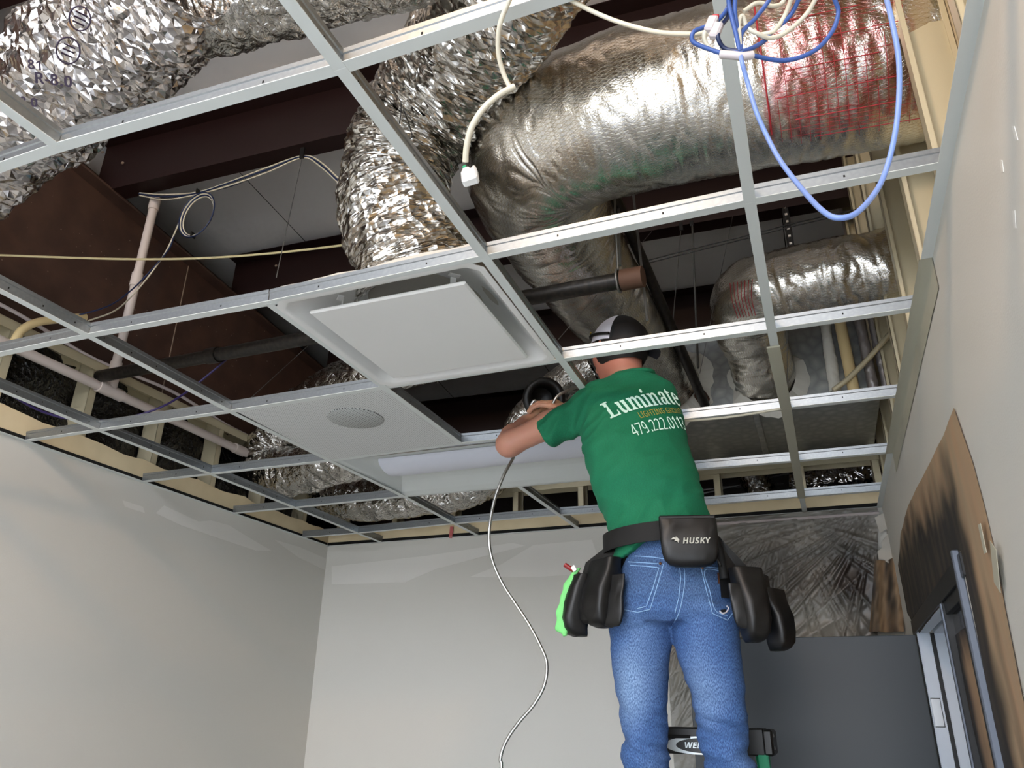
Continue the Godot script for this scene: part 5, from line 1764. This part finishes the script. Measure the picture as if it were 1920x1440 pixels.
	var denim := func(p: Vector3) -> Color:
		var c := Color(0.085, 0.185, 0.42)
		var wear := clampf(0.8 * exp(-pow((p.y - 1.84) / 0.12, 2.0)) * smoothstep(-1.46, -1.37, p.z) * exp(-pow(minf(absf(p.x - 1.96), absf(p.x - 2.14)) / 0.05, 2.0)) + 0.35 * noise.get_noise_3d(p.x * 6.0, p.y * 5.0, p.z * 6.0), -0.2, 1.0)
		c = c.lerp(Color(0.27, 0.42, 0.66), clampf(wear, 0.0, 1.0))
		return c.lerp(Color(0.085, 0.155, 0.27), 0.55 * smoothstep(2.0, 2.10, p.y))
	b = MB.new()
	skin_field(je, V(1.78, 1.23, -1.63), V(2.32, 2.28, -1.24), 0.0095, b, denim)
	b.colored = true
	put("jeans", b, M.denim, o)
	var seams := [[V(2.007,2.134,-1.2),V(2.052,2.129,-1.2),V(2.098,2.123,-1.2),V(2.078,2.068,-1.2),V(2.057,2.013,-1.2),V(2.025,2.007,-1.2),V(1.985,2.016,-1.2)], [V(2.012,2.125,-1.2),V(2.054,2.12,-1.2),V(2.086,2.115,-1.2),V(2.067,2.063,-1.2),V(2.048,2.021,-1.2),V(2.025,2.016,-1.2)], [V(2.264,2.101,-1.2),V(2.23,2.107,-1.2),V(2.19,2.113,-1.2),V(2.199,2.056,-1.2),V(2.209,1.999,-1.2),V(2.243,1.982,-1.2),V(2.257,1.998,-1.2)], [V(2.256,2.095,-1.2),V(2.2,2.103,-1.2),V(2.207,2.052,-1.2),V(2.217,2.006,-1.2),V(2.244,1.992,-1.2)], [V(2.148,2.124,-1.2),V(2.149,2.085,-1.2),V(2.14,2.039,-1.2),V(2.128,2.002,-1.2),V(2.111,1.974,-1.2)], [V(2.138,2.125,-1.2),V(2.139,2.085,-1.2),V(2.131,2.04,-1.2),V(2.119,2.004,-1.2)], [V(2.025,2.148,-1.2),V(2.073,2.142,-1.2),V(2.123,2.131,-1.2),V(2.159,2.121,-1.2),V(2.196,2.115,-1.2)]]
	b = MB.new()
	for s in seams:
		var c := curve(s, 7) if s.size() > 4 and s.size() != 6 and s.size() != 7 else lines(s, 8)
		var ln := []
		for p in c:
			ln.append(je.hit(p, (p - cam).normalized()))
		b.tube(ln, 0.0012, 5)
	put("stitching", b, M.stitch, o)
	for p in [V(2.09,2.125,-1.2),V(2.194,2.109,-1.2)]:
		b = MB.new()
		b.ball(je.hit(p, (p - cam).normalized()), Vector3(0.004, 0.004, 0.004), Basis(), 10, 6)
		put("rivet", b, M.rivet, o)
	b = MB.new()
	patch(b, je, [V(2.229,2.096,-1.2),V(2.25,2.094,-1.2),V(2.248,2.067,-1.2),V(2.229,2.069,-1.2)], 6, 0.0025)
	put("leather_patch", b, M.leather_patch, o)
	b = MB.new()
	var fr := []
	for p in [V(2.226,2.004,-1.2),V(2.233,1.998,-1.2),V(2.242,2.001,-1.2),V(2.248,2.01,-1.2),V(2.244,2.015,-1.2)]:
		fr.append(je.hit(p, (p - cam).normalized()))
	b.tube(curve(fr, 4), 0.0022, 5)
	put("frayed_hole", b, M.cap_white, o)
	b = MB.new()
	patch(b, je, [V(2.229,2.007,-1.2),V(2.242,2.008,-1.2),V(2.241,2.001,-1.2),V(2.23,2.001,-1.2)], 3, 0.0012)
	put("pocket_hole", b, M.dark_slot, o)
	# ---- body: trunk core, arms, neck, head, hands in one mesh
	var hc: Vector3 = V(1.922,2.935,-1.585)
	var F := V(-0.80, 0.02, -0.60).normalized()
	var R := F.cross(Vector3.UP).normalized()
	var U := R.cross(F).normalized()
	var hb := Basis(R, U, F)
	var neck0: Vector3 = V(1.961,2.782,-1.555)
	var elbow_l: Vector3 = V(1.551,2.602,-1.5)
	var wrist_l: Vector3 = V(1.535,2.752,-1.695)
	var sh_l: Vector3 = V(1.849,2.698,-1.475)
	var sh_r: Vector3 = V(2.051,2.742,-1.61)
	var elbow_r: Vector3 = V(1.934,2.693,-1.8)
	var wrist_r: Vector3 = V(1.708,2.774,-1.735)
	var bf := Field.new()
	bf.cap(sh_l, sh_r, 0.04, 0.04, 0.03)
	bf.cap(neck0 + Vector3.DOWN * 0.06, V(2.067,2.191,-1.43), 0.07, 0.09, 0.05)
	for l in [left, right]:
		bf.cap(l[1][0], l[4][0], 0.05, 0.035, 0.03)
		bf.cap(l[4][0], l[8][0], 0.035, 0.03, 0.03)
		bf.cap(V(2.065,2.162,-1.43), l[1][0], 0.07, 0.06, 0.03)
	bf.chain([sh_l, sh_l.lerp(elbow_l, 0.5), elbow_l], [0.044, 0.045, 0.039], 0.02)
	bf.chain([elbow_l, elbow_l.lerp(wrist_l, 0.35) + V(-0.004, -0.004, 0.0), wrist_l], [0.039, 0.042, 0.027], 0.03)
	bf.chain([sh_r, elbow_r, wrist_r], [0.044, 0.04, 0.026], 0.03)
	bf.cap(neck0 + Vector3.DOWN * 0.03, hc - U * 0.05 - F * 0.02, 0.062, 0.055, 0.03)
	b = MB.new()
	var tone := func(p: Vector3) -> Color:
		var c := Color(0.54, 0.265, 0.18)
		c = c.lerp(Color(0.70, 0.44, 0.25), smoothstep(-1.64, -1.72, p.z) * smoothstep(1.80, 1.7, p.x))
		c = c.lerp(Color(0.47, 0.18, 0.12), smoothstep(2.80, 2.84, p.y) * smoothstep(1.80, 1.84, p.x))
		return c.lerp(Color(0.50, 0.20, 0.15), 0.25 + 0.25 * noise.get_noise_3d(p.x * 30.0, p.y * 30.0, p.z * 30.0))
	skin_field(bf, V(1.42, 1.25, -1.90), V(2.34, 2.90, -1.28), 0.013, b, tone)
	var hf := Field.new()
	hf.ell(hc + U * 0.012, hb, Vector3(0.076, 0.098, 0.097), 0.01)
	hf.ell(hc - U * 0.045 + F * 0.022, hb, Vector3(0.062, 0.072, 0.072), 0.03)
	hf.ell(hc - U * 0.098 + F * 0.062, hb, Vector3(0.026, 0.018, 0.022), 0.03)
	hf.cap(hc - U * 0.005 + F * 0.096, hc - U * 0.040 + F * 0.112, 0.010, 0.014, 0.014)
	hf.cap(hc + U * 0.018 + F * 0.088 - R * 0.03, hc + U * 0.018 + F * 0.088 + R * 0.03, 0.012, 0.012, 0.014)
	for s in [-1.0, 1.0]:
		hf.ell(hc - U * 0.012 + R * s * 0.080 - F * 0.004, hb * Basis(Vector3.UP, 0.35 * s), Vector3(0.007, 0.030, 0.018), 0.006)
		hf.cap(hc - U * 0.025 + F * 0.070 + R * s * 0.035, hc - U * 0.02 + F * 0.05 + R * s * 0.056, 0.018, 0.014, 0.02)
		hf.cap(hc - U * 0.068 + F * 0.094, hc - U * 0.066 + F * 0.088 + R * s * 0.022, 0.007, 0.004, 0.008)
		hf.cap(hc - U * 0.078 + F * 0.092, hc - U * 0.075 + F * 0.086 + R * s * 0.018, 0.007, 0.004, 0.008)
	hf.cap(hc - U * 0.05 - F * 0.02, neck0 + Vector3.DOWN * 0.03, 0.055, 0.062, 0.03)
	skin_field(hf, hc - Vector3(0.15, 0.20, 0.15), hc + Vector3(0.15, 0.13, 0.15), 0.0042, b, tone)
	var lf := Field.new()
	lf.cap(elbow_l.lerp(wrist_l, 0.8), wrist_l, 0.030, 0.026, 0.01)
	hand(lf, wrist_l, V(1.567,2.816,-1.755) - wrist_l, V(-0.55, -0.25, 0.75), -1.0, 0.75)
	skin_field(lf, wrist_l - Vector3(0.10, 0.10, 0.18), wrist_l + Vector3(0.17, 0.18, 0.10), 0.0036, b, tone)
	var rf := Field.new()
	rf.cap(elbow_r.lerp(wrist_r, 0.8), wrist_r, 0.030, 0.026, 0.01)
	hand(rf, wrist_r, V(1.64,2.813,-1.7) - wrist_r, V(0.15, 0.75, 0.6), -1.0, 0.65)
	skin_field(rf, wrist_r - Vector3(0.19, 0.10, 0.13), wrist_r + Vector3(0.10, 0.16, 0.14), 0.0036, b, tone)
	b.colored = true
	put("body", b, M.skin, o)
	for s in [-1.0, 1.0]:
		b = MB.new()
		b.ball(hc + F * 0.079 + U * 0.0 + R * s * 0.031, Vector3.ONE * 0.012, Basis(), 12, 8)
		put("eye", b, M.eye, o)
	# hair at the nape
	b = MB.new()
	shell(b, hc + U * 0.004 - F * 0.010, hb, Vector3(0.085, 0.114, 0.110), PI * 0.84, PI * 2.16, PI * 0.36, PI * 0.72, 40, 14, 0.0004)
	put("hair", b, M.hair, o)
	# backward cap
	var cc := hc + U * 0.012
	var cb := hb * Basis(Vector3.RIGHT, -0.22)
	b = MB.new()
	shell(b, cc, cb, Vector3(0.090, 0.108, 0.110), PI * 0.5 + 0.15, PI * 2.5 - 0.15, 0.0, PI * 0.50, 40, 16, 0.0006, PI, 0.36)
	put("cap_front_panel", b, M.cap_black, o)
	b = MB.new()
	shell(b, cc, cb, Vector3(0.090, 0.108, 0.110), PI * 0.5 + 0.15, PI * 2.5 - 0.15, 0.0, PI * 0.50, 40, 16, 0.0006, 0.0, 0.64)
	put("cap_mesh_panel", b, M.cap_white, o)
	b = MB.new()
	b.ball(cc + cb.y * 0.109, Vector3(0.007, 0.004, 0.007), cb, 10, 6)
	put("cap_button", b, M.cap_black, o)
	var ps := []
	for j in 7:
		for k in 17:
			var w := lerpf(-0.95, 0.95, k / 16.0)
			var rr := lerpf(0.0, 0.084, j / 6.0) * cos(w * 0.85)
			ps.append(cc + cb * (Vector3(0.090 * sin(w) * 0.98, 0.004 - 0.026 * w * w - 0.42 * rr, -0.108 * cos(w) - rr)))
	b = MB.new()
	b.grid(ps, 17, 7)
	var ps2 := []
	for p in ps:
		ps2.append(p - cb.y * 0.003)
	b.grid(ps2, 17, 7, false, Vector2.ONE, [], true)
	put("cap_bill", b, M.cap_grey, o)
	# safety glasses pushed up on the cap
	var ring := []
	for k in 33:
		var w := lerpf(-2.0, 2.0, k / 32.0)
		ring.append(cc + cb * Vector3(0.094 * sin(w), 0.020 + 0.008 * cos(w), 0.116 * cos(w)))
	b = MB.new()
	b.tube(ring, 0.0055, 8)
	put("glasses_frame", b, M.black_plastic, o)
	b = MB.new()
	ring = []
	for k in 17:
		var w := lerpf(-1.0, 1.0, k / 16.0)
		ring.append(cc + cb * Vector3(0.094 * sin(w), 0.034 + 0.008 * cos(w), 0.121 * cos(w)))
	b.tube(ring, 0.0022, 6)
	put("glasses_trim", b, M.yellow_trim, o)
	for l in [left, right]:
		var ft: Vector3 = l[8][0]
		b = MB.new()
		b.ball(Vector3(ft.x, 1.232, ft.z - 0.055), Vector3(0.05, 0.048, 0.14), Basis(), 18, 10)
		b.box(Vector3(ft.x, 1.188, ft.z - 0.055), Vector3(0.098, 0.026, 0.28), Basis(), 0.01)
		b.tube([Vector3(ft.x, 1.22, ft.z), Vector3(ft.x, 1.33, ft.z)], 0.05, 16)
		put("boot", b, M.boot, o)
	# what he is working on: a black round fitting and the armoured cable
	var rg := thing("round_fitting", "black round light fitting held up between the worker's hands", "light fitting", V(1.594,2.854,-1.74))
	b = MB.new()
	var ax := V(0.50, -0.30, 0.81).normalized()
	var rx := ax.cross(Vector3.UP).normalized()
	var xf := Transform3D(Basis(rx, ax, rx.cross(ax)), V(1.594,2.858,-1.745))
	b.lathe([Vector2(0.050, -0.03), Vector2(0.076, -0.03), Vector2(0.080, -0.02), Vector2(0.080, 0.0), Vector2(0.077, 0.006), Vector2(0.066, 0.010), Vector2(0.056, 0.006), Vector2(0.050, -0.004), Vector2(0.044, -0.06)], xf, 40)
	put("trim_ring", b, M.black_plastic, rg)
	b = MB.new()
	b.lathe([Vector2(0.0, -0.062), Vector2(0.046, -0.060), Vector2(0.050, -0.03)], xf, 32)
	put("can", b, M.leather, rg)
	b = MB.new()
	var path := curve([V(1.743,2.913,-1.8), V(1.723,2.893,-1.76), V(1.694,2.856,-1.7), V(1.667,2.833,-1.68), V(1.651,2.81,-1.68), V(1.636,2.791,-1.7), V(1.61,2.773,-1.74), V(1.574,2.789,-1.76), V(1.581,2.81,-1.71), V(1.576,2.83,-1.69), V(1.563,2.819,-1.69), V(1.547,2.787,-1.7), V(1.526,2.752,-1.73), V(1.504,2.7,-1.74), V(1.483,2.632,-1.72), V(1.453,2.559,-1.7), V(1.422,2.461,-1.69), V(1.411,2.349,-1.68), V(1.423,2.263,-1.68), V(1.462,2.179,-1.68), V(1.511,2.109,-1.68), V(1.559,2.042,-1.68), V(1.597,1.978,-1.68), V(1.621,1.921,-1.68), V(1.613,1.857,-1.68), V(1.578,1.799,-1.68), V(1.527,1.746,-1.68), V(1.486,1.692,-1.68), V(1.468,1.641,-1.68), V(1.469,1.566,-1.68), V(1.42, 1.0, -1.66), V(1.40, 0.3, -1.6), V(1.36, 0.02, -1.5), V(1.2, 0.012, -1.3)], 6)
	armored(b, path, 0.0062)
	tag(put("armored_cable", b, M.armor), "silver armoured cable hanging in a long curve from the worker's hands", "cable")
	b = MB.new()
	var dk := thing("flexible_duct", "short dark foil duct end above the light, behind the worker's hands", "flexible duct", V(1.423,2.878,-2))
	put("sleeve", duct([V(1.712,3.075,-2),V(1.597,3.032,-2),V(1.479,2.961,-2.02),V(1.381,2.877,-2.05),V(1.315,2.819,-2.1)], [0.07, 0.068, 0.062, 0.055], 60, 14, 0.006, 0.006, 30.0, 5.0, 4.0, 91.0, 0.004), M.foil, dk)

func lines(s: Array, per: int) -> Array:
	var out := []
	for k in s.size() - 1:
		for q in per:
			out.append(s[k].lerp(s[k + 1], float(q) / per))
	out.append(s[-1])
	return out

func patch(b: MB, f: Field, q: Array, cnt: int, lift: float) -> void:
	# a four-cornered piece laid on a body
	var cam := Vector3(2.4594,1.7578,0.7891)
	var ps := []
	for j in cnt:
		for k in cnt:
			var s := float(k) / (cnt - 1)
			var t := float(j) / (cnt - 1)
			var p: Vector3 = q[0].lerp(q[1], s).lerp(q[3].lerp(q[2], s), t)
			var dir := (p - cam).normalized()
			ps.append(f.hit(p, dir) - dir * lift)
	b.grid(ps, cnt, cnt)

func shell(b: MB, c: Vector3, bs: Basis, r: Vector3, a0: float, a1: float, p0: float, p1: float, na: int, np: int, bump := 0.0, mid := -1.0, part := 1.0) -> void:
	# part of an ellipsoid in the frame bs (x right, y up, z forward); mid/part pick a share of the turn round it
	var ps := []
	var lo := a0
	var hi := a1
	if mid >= 0.0:
		lo = mid - PI * part
		hi = mid + PI * part
	else:
		lo -= PI * 0.5
		hi -= PI * 0.5
	for j in np:
		var q := lerpf(maxf(p0, 0.001), p1, float(j) / (np - 1))
		for k in na:
			var w := lerpf(lo, hi, float(k) / (na - 1))
			var d := Vector3(sin(q) * sin(w), cos(q), sin(q) * cos(w))
			ps.append(c + bs * (d * r * (1.0 + bump * 8.0 * noise.get_noise_3dv(d * 14.0))))
	b.grid(ps, na, np, false, Vector2.ONE, [], false)

func armored(b: MB, path: Array, r: float) -> void:
	# interlocked strip: bulging turns, closely spaced
	var pts := [path[0]]
	var step := 0.0032
	var acc := 0.0
	for k in range(1, path.size()):
		var l: float = (path[k] - path[k - 1]).length()
		var at := step - acc
		while at < l:
			pts.append(path[k - 1].lerp(path[k], at / l))
			at += step
		acc = l - (at - step)
	var rr := []
	for k in pts.size():
		rr.append(r if k % 2 == 0 else r * 0.78)
	b.tube(pts, rr, 8)

# ---------------------------------------------------------------- tool belt
func pouch(b: MB, top: Vector3, nrm: Vector3, w: float, h: float, dp: float, taper := 0.8, lean := 0.0, sd := 0.0) -> void:
	nrm = Vector3(nrm.x, 0, nrm.z).normalized()
	var e := Vector3.UP.cross(nrm).normalized()
	var dn := (Vector3.DOWN + nrm * lean).normalized()
	var ps := []
	var na := 28
	var prof := [[0.10, 0.88, 0.80], [0.0, 0.90, 0.82], [-0.012, 0.97, 0.92], [0.0, 1.0, 0.95], [0.2, 1.0, 1.0], [0.45, 1.0, 1.06], [0.7, 0.98, 1.05], [0.86, 0.9, 0.94], [0.95, 0.74, 0.74], [0.99, 0.5, 0.5], [1.0, 0.05, 0.05]]
	for q in prof:
		var t: float = q[0]
		var ww: float = w * 0.5 * q[1] * lerpf(1.0, taper, t)
		var dd: float = dp * q[2] * lerpf(0.75, 1.0, clampf(t * 2.0, 0.0, 1.0))
		for k in na:
			var a := TAU * k / na
			var x := signf(cos(a)) * pow(absf(cos(a)), 0.55) * ww
			var z := (0.5 + 0.5 * signf(sin(a)) * pow(absf(sin(a)), 0.6)) * dd
			if q[1] < 0.1:
				z = dp * 0.5
			var p := top + dn * h * t + e * x + nrm * z
			p += nrm * 0.004 * noise.get_noise_3d(p.x * 22.0 + sd, p.y * 22.0, p.z * 22.0)
			ps.append(p)
	b.grid(ps, na, prof.size(), true)

func tool_belt() -> void:
	var cam := Vector3(2.4594,1.7578,0.7891)
	var o := thing("tool_belt", "black tool belt with leather pouches hanging round the worker's hips", "tool belt", V(2.057,2.251,-1.42))
	var ctr: Vector3 = V(2.056,2.252,-1.425)
	var y0: float = (V(2.091,2.231,-1.28)).y
	var ps := []
	for j in 5:
		for k in 64:
			var w := TAU * k / 64.0
			var lx := 0.163 * cos(w)
			var lz := 0.136 * sin(w)
			var off: float = [0.0, 0.0, 0.004, 0.004, 0.0][j]
			var y: float = y0 + [-0.026, 0.026, 0.026, -0.026, -0.026][j] - 0.03 * maxf(cos(w), 0.0) - 0.012 * maxf(-cos(w), 0.0)
			var sc := 1.0 + off / 0.15
			ps.append(Vector3(ctr.x + (lx * cos(0.25) + lz * sin(0.25)) * sc, y, ctr.z + (-lx * sin(0.25) + lz * cos(0.25)) * sc))
	var b := MB.new()
	b.grid(ps, 64, 5, true)
	put("belt", b, M.webbing, o)
	# centre pouch with its mark
	var n := V(0.24, 0, 0.97).normalized()
	var top: Vector3 = V(2.154,2.248,-1.275)
	b = MB.new()
	pouch(b, top, n, 0.150, 0.125, 0.036, 0.98, 0.0, 1.0)
	b.box(top + Vector3.UP * 0.004, Vector3(0.148, 0.02, 0.012), Basis(Vector3.UP, 0.24), 0.003)
	put("pouch", b, M.leather, o)
	var e := Vector3.UP.cross(n).normalized()
	var face := top + n * 0.0405 + Vector3.DOWN * 0.062
	lettering("print", "HUSKY", 0.021, "Droid Sans", M.grey_print, Transform3D(Basis(e, Vector3.UP.rotated(n, -0.06), n), face + e * 0.016), o, null, 700, 1.05, 0.12)
	b = MB.new()
	var hd := PackedVector2Array([Vector2(-0.012, 0.002), Vector2(-0.005, 0.0075), Vector2(0.002, 0.006), Vector2(0.001, 0.010), Vector2(0.006, 0.0055), Vector2(0.010, 0.001), Vector2(0.007, -0.008), Vector2(0.004, -0.003), Vector2(-0.003, -0.002), Vector2(0.0, 0.002)])
	b.prism(hd, 0.0015, Transform3D(Basis(e, Vector3.UP, n), face - e * 0.037 + Vector3.UP * 0.002))
	put("print", b, M.grey_print, o)
	# left group
	var nl := V(-0.62, 0, 0.78).normalized()
	var sets := [[V(1.928,2.168,-1.36), nl, 0.105, 0.185, 0.075, 0.85, 0.10, 2.0], [V(1.847,2.131,-1.38), V(-0.80, 0, 0.60), 0.10, 0.165, 0.07, 0.75, 0.06, 3.0], [V(1.871,2.091,-1.335), V(-0.5, 0, 0.86), 0.055, 0.095, 0.03, 0.9, 0.05, 4.0], [V(1.943,2.118,-1.305), V(-0.40, 0, 0.92), 0.078, 0.135, 0.016, 0.9, 0.06, 5.0], [V(2.27,2.125,-1.36), V(0.55, 0, 0.83), 0.085, 0.185, 0.075, 0.8, 0.06, 6.0], [V(2.317,2.079,-1.42), V(0.80, 0, 0.60), 0.085, 0.155, 0.065, 0.7, 0.08, 7.0], [V(2.274,2.081,-1.305), V(0.40, 0, 0.92), 0.075, 0.11, 0.018, 0.85, 0.05, 8.0]]
	for q in sets:
		b = MB.new()
		pouch(b, q[0], q[1], q[2], q[3], q[4], q[5], q[6], q[7])
		put("pouch", b, M.leather, o)
	# leather backs that join the pouches to the belt
	for q in [[V(1.925,2.241,-1.36),V(1.976,2.234,-1.34),V(1.971,2.094,-1.345),V(1.815,2.108,-1.395),V(1.839,2.174,-1.39),V(1.896,2.205,-1.37)], [V(2.208,2.225,-1.345),V(2.23,2.21,-1.35),V(2.286,2.14,-1.385),V(2.335,2.119,-1.43),V(2.34,2.049,-1.43),V(2.215,2.058,-1.36),V(2.216,2.154,-1.35)]]:
		b = MB.new()
		var m := Vector3.ZERO
		for p in q:
			m += p
		m /= q.size()
		var back := []
		for p in q:
			back.append(p + (p - cam).normalized() * 0.006)
		for k in q.size():
			var l: int = (k + 1) % q.size()
			b.face([q[k], q[l], m], m + (m - cam).normalized())
			b.face([back[k], back[l], m + (m - cam).normalized() * 0.006], m - (m - cam).normalized())
			b.face([q[k], q[l], back[l], back[k]], m)
		put("pouch_back", b, M.leather, o)
	b = MB.new()
	b.tube(curve([V(2.2,2.23,-1.31), V(2.221,2.195,-1.33), V(2.226,2.152,-1.34), V(2.229,2.104,-1.345)], 5), 0.011, 8)
	put("strap", b, M.webbing, o)
	b = MB.new()
	b.bar(V(2.213,2.162,-1.315), V(2.227,2.131,-1.315), 0.02, 0.004, 0.001)
	put("buckle", b, M.black_plastic, o)
	b = MB.new()
	b.bar(V(2.302,2.127,-1.33), V(2.31,2.115,-1.33), 0.003, 0.004, 0.0005)
	put("yellow_edge", b, M.yellow_trim, o)
	# bright cloth and a red handle in the left pouch
	b = MB.new()
	var pts := [V(1.828,2.151,-1.35),V(1.815,2.133,-1.345),V(1.804,2.105,-1.335),V(1.794,2.082,-1.335),V(1.787,2.057,-1.335),V(1.784,2.025,-1.335),V(1.786,1.991,-1.335),V(1.792,1.968,-1.335)]
	var c := curve(pts, 5)
	var wd := spread([0.008, 0.013, 0.016, 0.012, 0.013, 0.019, 0.021, 0.006], c.size())
	var ring := []
	for j in c.size():
		for k in 16:
			var w := TAU * k / 16.0
			ring.append(c[j] + V(0.95, 0.25, -0.1) * cos(w) * wd[j] * (1.0 + 0.15 * sin(j * 0.9)) + V(0.05, 0, 1.0) * sin(w) * 0.007)
	b.grid(ring, 16, c.size(), true)
	tag(put("cleaning_cloth", b, M.neon_cloth), "neon green cloth hanging from the worker's left tool pouch", "cloth")
	b = MB.new()
	b.tube(curve([V(1.792,2.162,-1.34),V(1.803,2.154,-1.34),V(1.815,2.146,-1.345),V(1.836,2.127,-1.38)], 5), 0.0068, 10)
	tag(put("hand_tool", b, M.red_handle), "dark red tool handle poking out of the left pouch above the cloth", "tool")
	b = MB.new()
	b.box(V(1.82,2.149,-1.335), Vector3(0.012, 0.016, 0.003), Basis(Vector3.BACK, 0.6), 0.0006)
	tag(put("cloth_tag", b, M.white_plastic), "small white tag at the top of the neon green cloth", "tag")
